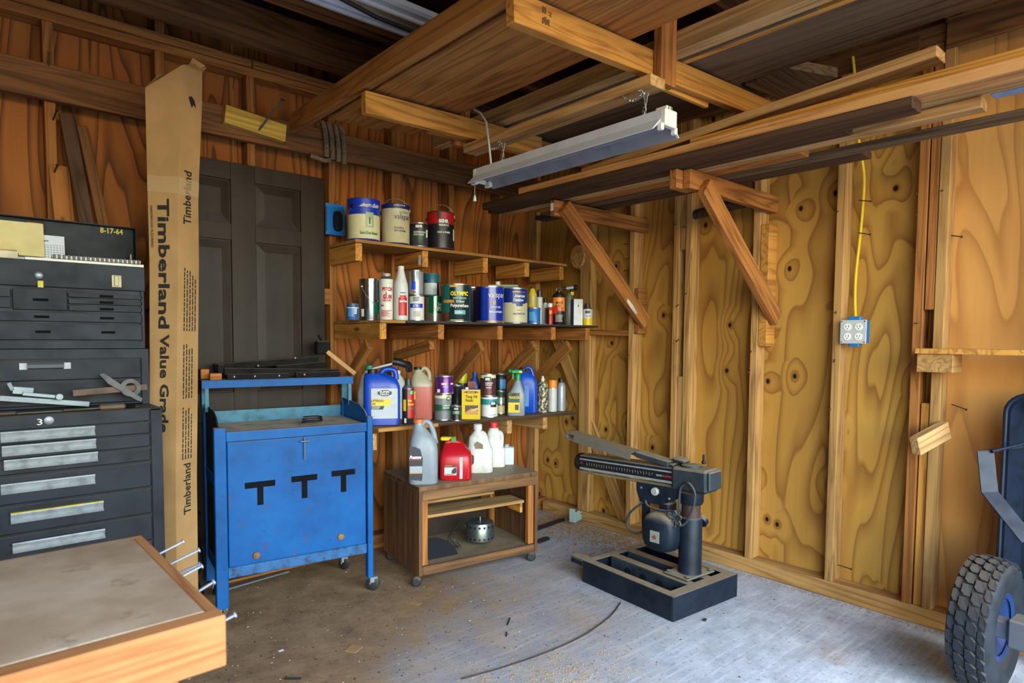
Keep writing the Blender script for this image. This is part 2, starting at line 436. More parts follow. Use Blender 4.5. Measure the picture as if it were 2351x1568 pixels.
# ------------------------------------------------------------------ right wall
wr = struct(empty('wall_right'))
def ply_sheet(parent, x0, x1, z0, z1, origin, rz, mat, seed):
    o = MB().box(0, x1 - x0, 0, 0.012, 0, z1 - z0).build('plywood_sheet', mat, parent)
    o.location = origin; o.rotation_euler = (0, 0, rz); return o
# plywood sheets (outside the studs), 1.22 m wide
for (y0, y1) in ((0.86, 2.05), (2.05, 3.34), (-0.65, 0.86)):
    ply_sheet(wr, y0 + .001, y1 - .001, 0, 2.9, (XP, y1, 0), -PI / 2, PLY_R if y1 > 1 else PLY_R2, 0)
def stud_r(y_far, w=0.038, z0=0.078, z1=2.47, mat=STUD, depth=0.089, x=XR):
    return board('stud', (x + depth / 2, y_far - w / 2, z0), (x + depth / 2, y_far - w / 2, z1), depth, w, mat, wr, up=(1, 0, 0))
stud_r(2.876, 0.095, depth=0.06, x=3.115)
stud_r(2.455)
stud_r(2.139); stud_r(2.061)
board('stud_block', (3.145, 2.081, 1.74), (3.145, 2.081, 2.47), 0.08, 0.036, STUD, wr, up=(1, 0, 0))
board('stud_block', (3.145, 2.081, 0.078), (3.145, 2.081, 1.02), 0.08, 0.036, STUD, wr, up=(1, 0, 0))
stud_r(1.657); stud_r(1.247)
stud_r(0.916, mat=PINE_O)
board('stud_block', (3.145, 0.857, 1.365), (3.145, 0.857, 2.47), 0.088, 0.033, PINE_O, wr, up=(1, 0, 0))
board('stud_block', (3.15, 0.857, 0.078), (3.15, 0.857, 0.965), 0.078, 0.033, PINE_Y, wr, up=(1, 0, 0))
stud_r(0.838)
for y in (0.43, 0.02, -0.39): stud_r(y)
# bottom plate: doubled sole plate
board('sole_plate', (XR + .0445, RY0, 0.0395), (XR + .0445, 3.20, 0.0395), 0.077, 0.089, STUD, wr)
board('top_plate', (XR + .0445, RY0, 2.489), (XR + .0445, 3.30, 2.489), 0.038, 0.089, LEDGER, wr)
board('top_plate', (XR + .0445, RY0, 2.527), (XR + .0445, 3.30, 2.527), 0.038, 0.089, LEDGER, wr)
board('header_board', (XR - .012, RY0, 2.49), (XR - .012, 0.83, 2.49), 0.12, 0.022, JOIST, wr)
board('header_board', (XR - .004, 0.93, 2.50), (XR - .004, 3.2, 2.50), 0.10, 0.006, JOIST, wr)
# let-in diagonal brace and small cross pieces
board('diagonal_brace', (3.15, 3.17, 1.33), (3.15, 2.48, 0.05), 0.089, 0.02, STUD, wr, up=(0, 1, 1))
board('diagonal_brace', (3.15, 2.95, 1.95), (3.15, 2.42, 2.5), 0.089, 0.02, STUDB, wr, up=(0, -1, 1))
board('cross_strip', (3.125, 2.78, 1.275), (3.125, 2.455, 1.268), 0.035, 0.04, PINE_O, wr)
_p = MB().tube([(3.13, 2.03, 1.93), (3.125, 1.86, 1.945), (3.13, 1.64, 1.96)], 0.028, 9, rs=[0.026, 0.03, 0.028]).build('cross_pole', BROWN, wr, True)
NAILM = plain('rusty_nail', (70, 58, 50), 0.55, 0.7)
def nail(p, d, L=0.06, parent=wr, r=0.0022):
    d = Vector(d).normalized(); p = Vector(p)
    m = MB().tube([p - d * .01, p + d * L], r, 6); m.tube([p + d * L, p + d * (L + .0025)], r * 2.2, 8)
    return m.build('nail', NAILM, parent)
for (px, py, dx, dy) in ((1553, 515, -.6, .45), (1575, 520, -.5, .55), (1440, 620, -.6, .5), (1440, 560, -.6, .4), (1558, 700, -.6, .5), (1577, 673, -.5, .5), (1558, 780, -.6, .5),
                         (1725, 805, -.7, .4), (1722, 850, -.6, .5), (1925, 485, -.4, .6), (1920, 715, -.5, .5), (1917, 825, -.5, .5), (1905, 935, -.7, .35), (2108, 443, -.4, .7), (2106, 490, -.4, .7),
                         (2163, 437, -.4, .6), (2100, 742, -1, .1), (1443, 815, -.8, .5), (1543, 560, -.7, .4)):
    p = at(px, py, 0, XR + .001); nail(p, (-0.8, dx * .5, -dy * .3), 0.05)
for (px, py) in ((1976, 460), (1975, 535), (2135, 560), (2180, 540), (2190, 930)):
    p = at(px, py, 0, XR + .05); nail(p, (-0.3, -1, -.3), 0.05)
for (px, py) in ((2205, 430),): pass
p = at(1928, 1298, 0, XR + .06); nail(p, (-0.2, -1, 0), 0.055)

# ------------------------------------------------------------------ back wall
wb = struct(empty('wall_back'))
for x0 in (-2.6, -1.38, -0.16, 1.06, 2.28):
    x1 = x0 + 1.22 if x0 < 2 else XP + .012
    ply_sheet(wb, x0 + .001, x1 - .001, 0, 2.9, (x0, YP, 0), 0, PLY_B, 0)
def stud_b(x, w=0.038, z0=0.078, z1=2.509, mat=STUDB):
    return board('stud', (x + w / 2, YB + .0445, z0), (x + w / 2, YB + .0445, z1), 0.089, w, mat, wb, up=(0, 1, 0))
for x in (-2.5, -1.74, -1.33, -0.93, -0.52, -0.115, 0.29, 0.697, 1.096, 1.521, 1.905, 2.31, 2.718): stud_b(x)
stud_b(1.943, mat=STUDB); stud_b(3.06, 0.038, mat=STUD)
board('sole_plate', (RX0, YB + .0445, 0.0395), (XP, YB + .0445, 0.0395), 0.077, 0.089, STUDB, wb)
board('top_plate', (RX0, YB + .0445, 2.529), (XP, YB + .0445, 2.529), 0.038, 0.089, PINE_O, wb)
board('top_plate', (RX0, YB + .038, 2.568), (1.12, YB + .038, 2.568), 0.038, 0.1, PINE_O, wb)
board('top_plate', (1.125, YB + .038, 2.568), (XP, YB + .038, 2.568), 0.038, 0.1, PINE_O, wb)
board('ledger_board', (RX0, YB - .019, 2.265), (XP - .01, YB - .019, 2.245), 0.142, 0.038, LEDGER, wb)
board('cripple_stud', (0.72, YB + .0445, 2.59), (0.72, YB + .0445, 2.9), 0.089, 0.038, STUDB, wb, up=(0, 1, 0))
board('cross_block', (1.41, YB + .02, 1.45), (1.53, YB + .02, 1.45), 0.085, 0.038, STUDB, wb)
nail((0.305, YB - .04, 2.325), (0.0, -.4, 1), 0.04, wb, 0.003)
for (px, py) in ((122, 275), (123, 400)):
    p = at(px, py, 1, YB); nail(p, (.15, -1, .5), 0.06, wb, 0.003)

# ------------------------------------------------------------------ left and front walls (behind and beside the camera)
wl = struct(MB().box(RX0 - .1, RX0, RY0 - .1, YP, 0, 2.9).build('wall_left', PLY_B))
fm = MB().box(RX0, DOOR_X0, RY0 - .1, RY0, 0, 2.9).box(DOOR_X1, XP, RY0 - .1, RY0, 0, 2.9).box(DOOR_X0, DOOR_X1, RY0 - .1, RY0, DOOR_Z, 2.9)
struct(fm.build('wall_front', PLY_B))

# ------------------------------------------------------------------ ceiling: joists and deck
ce = struct(empty('ceiling'))
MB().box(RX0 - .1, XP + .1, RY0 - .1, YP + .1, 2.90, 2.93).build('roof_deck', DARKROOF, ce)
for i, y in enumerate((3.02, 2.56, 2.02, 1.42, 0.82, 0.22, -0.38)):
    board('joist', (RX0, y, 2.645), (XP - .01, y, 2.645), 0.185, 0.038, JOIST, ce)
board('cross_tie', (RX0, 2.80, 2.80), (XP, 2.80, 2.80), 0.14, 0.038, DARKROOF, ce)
# ------------------------------------------------------------------ overhead lumber rack (hangers) and what lies on it
METAL_W = plain('white_enamel', (196, 200, 212), 0.35, 0.1, var=0.05)
GALV = plain('galvanised_wire', (170, 175, 180), 0.35, 0.9)
STAMP = plain('mill_stamp_ink', (60, 40, 20), 0.8, var=0.0)
hk = thing('lumber_hanger', 'yellow two-by-four hanger with mill stamp carrying planks under the joists', 'hanger', (1.23, 1.40, 2.0))
def loc(root, p): return Vector(p) - root.location
board('crossbar', loc(hk, (1.225, 1.419, 2.183)), loc(hk, (2.79, 1.419, 2.250)), 0.089, 0.038, PINE_Y, hk)
board('hanger_post', loc(hk, (1.925, 1.381, 2.135)), loc(hk, (1.925, 1.381, 2.60)), 0.089, 0.036, PINE_O, hk, up=(1, 0, 0))
board('hanger_post', loc(hk, (2.83, 1.381, 2.13)), loc(hk, (2.83, 1.381, 2.60)), 0.089, 0.036, PINE_O, hk, up=(1, 0, 0))
lettering('2', STAMP, hk, 0.014, 0.012, M=Matrix.Translation(loc(hk, (1.368, 1.3995, 2.205))))
m_ = MB()
for k_ in range(5): m_.box(*[v for p in zip(loc(hk, (1.335 + k_ * .0065, 1.3988, 2.168 + .004 * (k_ % 2))), loc(hk, (1.339 + k_ * .0065, 1.3994, 2.186 + .003 * (k_ % 3)))) for v in p])
for k_ in range(2): m_.box(*[v for p in zip(loc(hk, (1.336 + k_ * .009, 1.3988, 2.200)), loc(hk, (1.341 + k_ * .009, 1.3994, 2.219))) for v in p])
o = m_.build('mill_stamp', STAMP, hk); o['kind'] = 'stuff'
hr = thing('lumber_hanger', 'knotty yellow two-by-four hanger under the plank ends beside the back wall', 'hanger', (1.26, 2.35, 2.0))
board('crossbar', loc(hr, (1.263, 2.369, 2.182)), loc(hr, (2.252, 2.369, 2.204)), 0.089, 0.038, PINE_Y, hr)
board('crossbar', loc(hr, (1.60, 2.407, 2.19)), loc(hr, (2.76, 2.407, 2.215)), 0.089, 0.036, PINE_O, hr)
board('hanger_post', loc(hr, (1.808, 2.445, 2.13)), loc(hr, (1.808, 2.445, 2.56)), 0.089, 0.036, STUDB, hr, up=(1, 0, 0))
board('hanger_post', loc(hr, (2.70, 2.445, 2.13)), loc(hr, (2.70, 2.445, 2.56)), 0.089, 0.036, STUDB, hr, up=(1, 0, 0))
GR = 'lumber stored overhead'
def lumber(name, label, x0, x1, ya, yb, z, t, mat, za=None, group=GR, xs=0.0):
    zb = z; za = z if za is None else za
    o = board(name, ((x0 + x1) / 2, ya, za + t / 2), ((x0 + x1) / 2 + xs, yb, zb + t / 2), t, x1 - x0, mat)
    return tag(o, label, 'lumber', group)
lumber('board', 'long two-by-four on edge along the outer end of the overhead rack', 1.255, 1.293, 0.6, 3.11, 2.238, 0.089, PLANK)
PZ = lambda x: 2.2275 + (x - 1.225) * .0428 + .0015
lumber('plank', 'wide stained plank with dark specks lying on the overhead rack', 1.315, 1.578, 0.35, 2.81, PZ(1.578), 0.038, PLANK)
lumber('plank', 'clear reddish plank lying beside the wide stained plank overhead', 1.586, 1.758, 0.2, 2.78, PZ(1.758), 0.038, PINE_O)
lumber('board', 'pale rough-sawn two-by-four on the overhead rack beside the brown panel', 1.973, 2.034, -0.2, 2.92, PZ(2.034), 0.075, PINE_P)
lumber('moulding_strip', 'slim brown moulding strip wedged beside the pale rough two-by-four', 2.04, 2.062, 0.9, 2.42, PZ(2.062), 0.03, GREYW)
lumber('wood_strip', 'thin knotty yellow strip next to the brown panel overhead', 2.066, 2.092, -0.1, 2.42, PZ(2.092), 0.03, PINE_Y)
lumber('panel', 'broad grey-brown plywood panel lying on the overhead rack', 2.097, 2.445, -0.3, 2.6, PZ(2.445), 0.02, DARKP)
lumber('plank', 'short wide plank with skewed end poking past the front hanger', 2.46, 2.66, 1.42, 2.3, PZ(2.66), 0.03, DARKP)
o = MB().prism([(2.50, 1.39), (2.76, 1.36), (2.70, 1.10), (2.452, 1.20)], 2.292, 2.33, 'XY').build('board_offcut', GREYW); tag(o, 'angled pale board offcut beside the top of the hanger post', 'lumber', GR)
tag(board('wood_strip', at(1500, 186, 1, 1.4485), at(1622, 238, 1, 1.4485), .036, .02, PINE_Y), 'short yellow strip running below the front hanger behind the chain light', 'lumber', GR)

# 2x4 that carries the shop light, hung under the two hangers
lb = tag(board('light_carrier_board', (1.835, 1.342, 2.115), (1.835, 2.405, 2.112), 0.038, 0.082, PINE_P), 'pale two-by-four carrying the chains of the hanging light', 'lumber')
# shop light on chains
sl = thing('shop_light', 'grey-white hanging fluorescent shop light with open reflector and chains', 'light', (1.80, 1.78, 1.93))
L2 = 0.50
prof = [(-.030, .062), (.030, .062), (.034, .030), (.075, -.010), (.073, -.012), (.030, .022), (-.030, .022), (-.073, -.012), (-.075, -.010), (-.034, .030)]
MB().prism(prof, -L2, L2, 'XZ').build('reflector', METAL_W, sl)
MB().prism([(-.072, -.0135), (-.029, .0205), (.029, .0205), (.072, -.0135), (.073, -.0125), (.030, .0215), (-.030, .0215), (-.073, -.0125)], -L2 + .005, L2 - .005, 'XZ').build('inner_shade_sheet', plain('shade_grey', (124, 126, 132), .5, .0, spec=.3), sl)  # grey sheet added inside the white reflector, its colour standing in for shade
MB().box(-.012, .012, -L2 + .03, L2 - .03, .008, .022, .003).build('ballast_cover', plain('shade_grey', (124, 126, 132), .5, .0, spec=.3), sl)
SOCK = plain('white_plastic_socket', (205, 205, 196), 0.45, var=0.06)
e1 = MB().box(-.033, .033, -L2 - .020, -L2 + .004, .006, .062, .004).box(-.016, .016, -L2 - .012, -L2 + .035, .055, .076, .003)
for sx in (-1, 1): e1.box(sx * .038 - .008, sx * .038 + .008, -L2 - .014, -L2 + .006, -.010, .014, .003)
ec = e1.build('end_cap', SOCK, sl)
MB().box(-.009, -.005, -L2 - .0135, -L2 - .011, .062, .072).box(.005, .009, -L2 - .0135, -L2 - .011, .062, .072).build('outlet_slots', plain('dark_slot', (30, 30, 30), 0.6), ec)
e2 = MB().box(-.033, .033, L2 - .004, L2 + .018, .002, .062, .004)
for sx in (-1, 1): e2.box(sx * .04 - .010, sx * .04 + .010, L2 - .025, L2 + .012, -.012, .014, .003)
e2.build('end_cap', SOCK, sl)
MB().tube([(-.02, L2 + .015, 0), (-.02, L2 + .018, -.03), (-.02, L2 + .017, -.05)], .001, 5).lathe([(.002, -.075), (.008, -.078), (.006, -.062), (.002, -.05)], 8, (-.02, L2 + .017)).build('pull_cord', SOCK, sl, True)
def chain(p0, p1, n, nm, parent, sag=0.0):
    m = MB(); p0, p1 = Vector(p0), Vector(p1)
    for i in range(n):
        a = p0.lerp(p1, i / n); b = p0.lerp(p1, (i + 1.25) / n)
        for q, tt in ((a, i / n), (b, (i + 1.25) / n)): q.z -= sag * 4 * tt * (1 - tt)
        d = (b - a); s = d.normalized().cross(Vector((0, 1, 0)) if i % 2 else Vector((1, .3, 0)));  s = s.normalized() * .0045
        m.tube([a + s * .5, a + d * .25 + s, a + d * .75 + s, b + s * .5, b - s * .5, a + d * .75 - s, a + d * .25 - s, a - s * .5], .0011, 4, True)
    return m.build(nm, GALV, parent)
for yy in (-.40, .36):
    chain((0.0, yy, .06), (0.012, yy - .01, .15), 7, 'chain', sl); chain((0.01, yy - .01, .145), (-.008, yy + .012, .162), 4, 'chain', sl, 0.0)
    chain((0.006, yy, .15), (-.02, yy + .07, .152), 8, 'chain', sl, .02)
    MB().tube([(.012, yy, .04), (.02, yy, .10), (.012, yy + .006, .150), (-.01, yy, .158), (0, yy - .008, .14)], .0014, 5).build('hook', GALV, sl)
MB().tube([(-.02, L2 - .10, .06), (-.025, L2 - .09, .15), (-.024, L2 - .07, .25), (-.024, L2 - .03, .30), (-.024, L2 + .02, .33)], .0045, 7).build('power_cord', plain('white_cord', (188, 188, 184), 0.5), sl, True)
# ceiling fluorescent strip with black cable
cf = thing('ceiling_light', 'long white fluorescent strip fixed under the ceiling joists', 'light', (0.95, 2.31, 2.55))
MB().prism([(-.115, -.02), (-.115, 0), (.115, 0), (.115, -.02), (.10, -.028), (.045, -.03), (.03, -.012), (-.03, -.012), (-.045, -.03), (-.10, -.028)], -0.45, 0.82, 'YZ').build('housing', METAL_W, cf)
MB().box(-.45, .82, -.02, .02, -.016, -.008).build('lamp_cover', plain('cream_cover', (190, 176, 148), 0.4), cf)
for yy in (-.062, .062): MB().tube([(-.43, yy, -.034), (.80, yy, -.034)], .0, 8, rs=[.010, .010]).build('tube', plain('frosted_tube', (176, 178, 190), 0.25), cf, True)
o = MB().tube([(0.90, 2.21, 2.498), (1.10, 2.22, 2.475), (1.25, 2.235, 2.465), (1.42, 2.25, 2.472), (1.58, 2.27, 2.49), (1.79, 2.3, 2.50)], .009, 8).build('power_cable', plain('black_rubber', (20, 20, 22), 0.5), None, True)
tag(o, 'black power cable drooping across the white ceiling fixture', 'cable')

# ------------------------------------------------------------------ lumber rack on the right wall
bk = thing('lumber_bracket', 'wooden lumber bracket with barcode sticker on its arm, beside the corner shelves', 'bracket', (XP, 2.38, 1.30))
MB().box(-.815, -.001, .0005, .0362, .58, .662, .003).build('bracket_arm', PINE_O, bk)
board('bracket_brace', (-.765, -.019, .63), (-.045, -.019, .03), 0.085, 0.037, PINE_O, bk)
poly('paint_smear', plain('white_paint_smear', (196, 192, 184), 0.7), bk, [(-.245, .17), (-.19, .13), (-.15, .085), (-.165, .08), (-.215, .115), (-.25, .15)], -.0385)
MB().box(-.088, -.001, .0005, .0362, -.035, .24, .003).build('spacer_block', STUDB, bk)
MB().box(-.8158, -.8152, .008, .030, .605, .645).build('barcode_sticker', plain('sticker_white', (225, 226, 222), 0.5), bk)
bk2 = thing('lumber_bracket', 'wooden lumber bracket with doubled block at its tip, free on the plywood wall', 'bracket', (XP, 1.57, 1.30))
MB().box(-.80, -.001, .0005, .038, .585, .668, .003).build('bracket_arm', PINE_O, bk2)
MB().box(-.845, -.72, .0395, .078, .585, .6675, .003).build('tip_block', PINE_O, bk2)
board('bracket_brace', (-.725, -.019, .600), (-.03, -.019, .04), 0.088, 0.037, PINE_O, bk2)
MB().box(-.088, -.001, .0005, .047, -.10, .52, .003).build('spacer_block', PINE_Y, bk2)
GW = 'lumber stacked on the wall brackets'
zt = 1.969
lumber('board', 'dark grooved brown board at the front of the wall rack, long one', 2.285, 2.372, 0.70, 2.88, zt, 0.036, BROWN, group=GW)
lumber('board', 'dark grooved brown board on the wall rack with chipped pale end', 2.376, 2.44, 0.935, 2.94, zt, 0.034, BROWN, group=GW)
lumber('board', 'square-ended clean yellow board on the wall rack', 2.445, 2.512, 0.555, 2.9, zt, 0.034, PINE_P, group=GW)
lumber('board', 'weathered orange-brown board behind the yellow one on the wall rack', 2.516, 2.60, 1.16, 2.72, zt, 0.03, PINE_O, group=GW)
lumber('board', 'grey board with rounded end furthest back on the wall rack', 2.62, 2.70, 0.47, 2.75, zt, 0.02, GREYW, group=GW)
lumber('board', 'brown board lying along the back of the wall rack', 2.72, 2.81, 1.0, 2.9, zt, 0.025, BROWN, group=GW)
lumber('board', 'long bright pine two-by-four topping the wall rack', 2.30, 2.386, -0.4, 2.585, 2.007, 0.036, wood('pine_bright', (206, 150, 92), (158, 104, 58), 0.8), group=GW)
lumber('board', 'rough-edged yellow board above the bright pine two-by-four', 2.345, 2.43, -0.5, 1.55, 2.046, 0.03, PINE_Y, za=2.062, group=GW)
lumber('board', 'square-ended board slanting up off the top of the wall rack', 2.36, 2.445, 0.66, 2.2, 2.05, 0.036, PINE_P, za=2.135, group=GW, xs=0.02)
lumber('board', 'pale blue-painted strip behind the bright two-by-four', 2.47, 2.52, -0.4, 0.54, 2.006, 0.02, plain('pale_blue_paint', (120, 140, 165), 0.6), group=GW)
lumber('board', 'wide pale board in the wall rack', 2.39, 2.46, -0.4, 1.9, 2.007, 0.03, PINE_P, group=GW)

# ------------------------------------------------------------------ electrics on the right wall
YEL = plain('yellow_cable', (222, 190, 30), 0.45, var=0.05)
cp = [at(1958, 130, 0, 3.075), at(1962, 175, 0, 3.085), at(1959, 218, 0, 3.090), at(1968, 300, 0, 3.09), at(1979, 365, 0, 3.14), at(1984, 420, 0, 3.16), at(1977, 520, 0, 3.17), at(1966, 620, 0, 3.17), at(1963, 680, 0, 3.165), at(1964, 733, 0, 3.14)]
def smooth_path(P, k=4):
    out = []
    for i in range(len(P) - 1):
        p0, p1, p2, p3 = P[max(i - 1, 0)], P[i], P[i + 1], P[min(i + 2, len(P) - 1)]
        for j in range(k):
            t = j / k
            out.append(0.5 * ((2 * p1) + (p2 - p0) * t + (2 * p0 - 5 * p1 + 4 * p2 - p3) * t * t + (3 * p1 - p0 - 3 * p2 + p3) * t ** 3))
    out.append(P[-1]); return out
tag(MB().tube(smooth_path(cp), .0062, 7).build('electric_cable', YEL, None, True), 'yellow electric cable running down the plywood to the outlet box', 'cable')
ob = thing('outlet_box', 'steel outlet box with two white duplex receptacles on a stud', 'outlet', (XR - .022, 1.146, 1.272))
_c = MB().box(-.001, .05, -.052, .052, -.052, .052, .003).build('box_body', plain('blue_plastic_box', (36, 92, 150), 0.5), ob)
pl = MB().box(-.004, -.001, -.056, .056, -.054, .054, .001).build('cover_plate', plain('steel_plate', (205, 208, 206), 0.4, 0.3, var=0.05), ob)
WOUT = plain('receptacle_white', (232, 230, 216), 0.4, var=0.02); SLOT = plain('dark_slot', (30, 30, 30), 0.6)
for sy in (-.024, .024):
    for sz in (-.022, .022):
        r = MB().lathe([(.0165, 0), (.0165, .002)], 16, M=Matrix.Translation((-.004, sy, sz)) @ Matrix.Rotation(-PI / 2, 4, 'Y')).build('receptacle', WOUT, pl)
        MB().box(-.0065, -.006, sy - .007, sy - .005, sz - .002, sz + .008).box(-.0065, -.006, sy + .005, sy + .007, sz - .002, sz + .007).box(-.0065, -.006, sy - .002, sy + .002, sz - .010, sz - .006).build('slots', SLOT, r)
for sy in (-.049, .049):
    for sz in (-.047, .047): MB().lathe([(.0035, 0), (.0035, .0015)], 8, M=Matrix.Translation((-.004, sy, sz)) @ Matrix.Rotation(-PI / 2, 4, 'Y')).build('screw', GALV, pl)
MB().box(.0, .03, -.028, .028, .052, .07, .004).build('mounting_ear', plain('bright_blue_plastic', (20, 110, 175), 0.5), ob)
MB().box(.0, .03, -.024, .02, -.068, -.052, .004).build('mounting_ear', plain('bright_blue_plastic', (20, 110, 175), 0.5), ob)
# ------------------------------------------------------------------ dark six-panel door standing against the back wall
def door_mat():
    t = NT('dark_door_stain'); g = t.noise(t.objvec((14.0, 14.0, 1.2)), 1.0, 3.0, 0.6); b = t.noise(t.objvec((1, 1, 1)), 2.2, 4.0, 0.6)
    col = t.ramp(g, [(0.3, lin((32, 23, 17))), (0.7, lin((48, 36, 28)))])
    col = t.cmix(t.ramp(b, [(0.45, (0, 0, 0)), (0.8, (.6, .6, .6))]), col, lin((58, 54, 52)))
    t.bump(g, 0.12, 0.001); return t.out(col, 0.5, 0.0, 0.2)
DM = door_mat()
dr = thing('interior_door', 'dark brown six-panel door standing against the back wall studs', 'door', (0.655, 3.198, 0.03))
DW, DH, DT = 0.817, 2.035, 0.04
MB().box(0, DW, .012, DT, 0, DH, .002).build('core', DM, dr)
cols = ((0.115, 0.345), (0.46, 0.69))
rows = ((0.20, 0.72), (0.86, 1.585), (1.70, 1.925))
def zr(py): return at(640, py, 1, 3.198).z - .03
rows = ((0.20, 0.79), (0.93, zr(562)), (zr(526), zr(430)))
xs = [0] + [v for c in cols for v in c] + [DW]
for x0, x1 in ((0, cols[0][0]), (cols[0][1], cols[1][0]), (cols[1][1], DW)): MB().box(x0 + .0004, x1 - .0004, 0, .0125, 0, DH, .001).build('stile', DM, dr)
zz = [0] + [v for r in rows for v in r] + [DH]
for (x0, x1) in cols:
    for i in range(0, len(zz), 2): MB().box(x0, x1, .0003, .0125, zz[i], zz[i + 1], .001).build('rail', DM, dr)
    for (z0, z1) in rows:
        m = MB(); e = .045
        vs = [(x0 + .006, .011, z0 + .006), (x1 - .006, .011, z0 + .006), (x1 - .006, .011, z1 - .006), (x0 + .006, .011, z1 - .006),
              (x0 + e, .003, z0 + e), (x1 - e, .003, z0 + e), (x1 - e, .003, z1 - e), (x0 + e, .003, z1 - e)]
        m.add(vs, [(0, 1, 5, 4), (1, 2, 6, 5), (2, 3, 7, 6), (3, 0, 4, 7), (4, 5, 6, 7)])
        m.build('raised_panel', DM, dr)

# ------------------------------------------------------------------ tool chest stack
TC = plain('charcoal_wrinkle_paint', (24, 29, 38), 0.5, 0.0, var=0.2, dust=0.3, scale=9.0, spec=0.25)
TCD = plain('charcoal_gap', (10, 10, 12), 0.8, var=0.0, spec=0.1)
ALU = plain('scuffed_aluminium', (158, 162, 164), 0.45, 0.4, var=0.15, scale=30)
CHR = plain('chrome_steel', (120, 124, 128), 0.38, 0.7, var=0.05)
YEP = plain('yellow_paint', (196, 176, 40), 0.5)
Y1 = 2.55; X0c, X1c = -0.13, 0.545
rc = thing('roller_cabinet', 'charcoal steel roller tool cabinet with six long-handled drawers', 'tool cabinet', (X0c, Y1, 0.0))
Wc = X1c - X0c; zt_ = 0.972
MB().box(0, Wc, .006, .47, .09, zt_ - .012, .004).build('case', TC, rc)
MB().box(0, .03, 0, .007, .09, zt_).box(Wc - .036, Wc, 0, .007, .09, zt_).box(.03, Wc - .036, 0, .007, .09, .13).build('face_frame', TC, rc)
MB().box(0, Wc, .0, .47, zt_ - .012, zt_, .004).build('top_tray', TC, rc)
def zc(px, py): return at(px, py, 1, Y1).z
zs = [zc(345, y) for y in (966, 996, 1026, 1058, 1118, 1179, 1240)] + [.135]
hc = at(113, 1000, 1, Y1).x - X0c
for i in range(7):
    z1, z0 = zs[i] - .003, zs[i + 1] + .003
    dw = MB().box(.034, Wc - .040, -.004, .02, z0, z1, .003).build('drawer', TC, rc)
    if i == 6: continue
    hy = (995, 1026, 1057, 1110, 1177, 1243)[i]; hz = at(113, hy, 1, Y1).z
    half = at(217, hy, 1, Y1).x - at(113, hy, 1, Y1).x
    off = (0, .002, .006, -.004, .018, .02)[i]
    m = MB(); m.prism([(-.004, hz + .014), (-.018, hz + .017), (-.02, hz + .013), (-.008, hz - .002), (-.02, hz - .012), (-.018, hz - .016), (-.004, hz - .012)], hc - half + off, hc + half + off, 'YZ')
    m.build('handle', ALU, dw)
    if i == 4: MB().box(hc - half + off, hc + half + off, -.0205, -.006, hz + .0165, hz + .019).build('yellow_stripe', YEP, dw)
MB().box(.034, Wc - .040, -.002, .01, zs[0] + .001, zt_ - .001, .002).build('top_rail', TC, rc)
lk = MB().lathe([(.014, 0), (.014, .004), (.009, .006)], 16, M=Matrix.Translation((hc, -.002, at(113, 965, 1, Y1).z)) @ Matrix.Rotation(PI / 2, 4, 'X')).build('lock', CHR, rc, True)
lettering('3', plain('white_paint_mark', (210, 210, 205), 0.6), rc, .014, .02, M=Matrix.Translation((hc - .024, -.0022, at(113, 967, 1, Y1).z)))
for x in (.06, Wc - .06):
    for y in (.07, .40): MB().lathe([(.028, -.011), (.031, -.006), (.031, .006), (.028, .011)], 14, M=Matrix.Translation((x, y, .0315)) @ Matrix.Rotation(PI / 2, 4, 'Y')).box(x - .02, x + .02, y - .02, y + .02, .058, .09, .003).build('caster', TCD, rc)
# middle chest
Y2 = 2.72
mc = thing('intermediate_chest', 'charcoal two-drawer tool chest with broad chrome handle on the roller cabinet', 'tool chest', (X0c + .01, Y2, zt_))
Wm = at(342, 860, 1, Y2).x - (X0c + .01); zl = lambda px, py: at(px, py, 1, Y2).z - zt_
Hm = zl(340, 801)
MB().box(0, Wm, .006, .30, .001, Hm - .001, .004).build('case', TC, mc)
MB().box(0, .02, 0, .007, .001, Hm).box(Wm - .024, Wm, 0, .007, .001, Hm).box(.02, Wm - .024, 0, .007, zl(322, 821), Hm).build('face_frame', TC, mc)
d1 = MB().box(.022, Wm - .026, -.003, .01, zl(322, 867), zl(322, 823), .003).build('drawer', TC, mc)
d2 = MB().box(.022, Wm - .026, -.003, .01, .012, zl(322, 873), .003).build('drawer', TC, mc)
a_, b_ = at(43, 842, 1, Y2).x - X0c - .01, at(163, 842, 1, Y2).x - X0c - .01; hz = zl(100, 839)
hh = MB().box(a_, b_, -.005, -.003, hz - .006, hz + .004, .001).box(a_, a_ + .024, -.006, -.003, hz - .014, hz + .010, .001).box(b_ - .024, b_, -.006, -.003, hz - .014, hz + .010, .001).build('handle', CHR, d1)
MB().prism([(-.006, hz - .012), (-.022, hz - .008), (-.026, hz + .004), (-.018, hz + .012), (-.012, hz + .012), (-.018, hz + .003), (-.016, hz - .004), (-.006, hz - .008)], a_ + .022, b_ - .022, 'YZ').build('grip', CHR, hh)
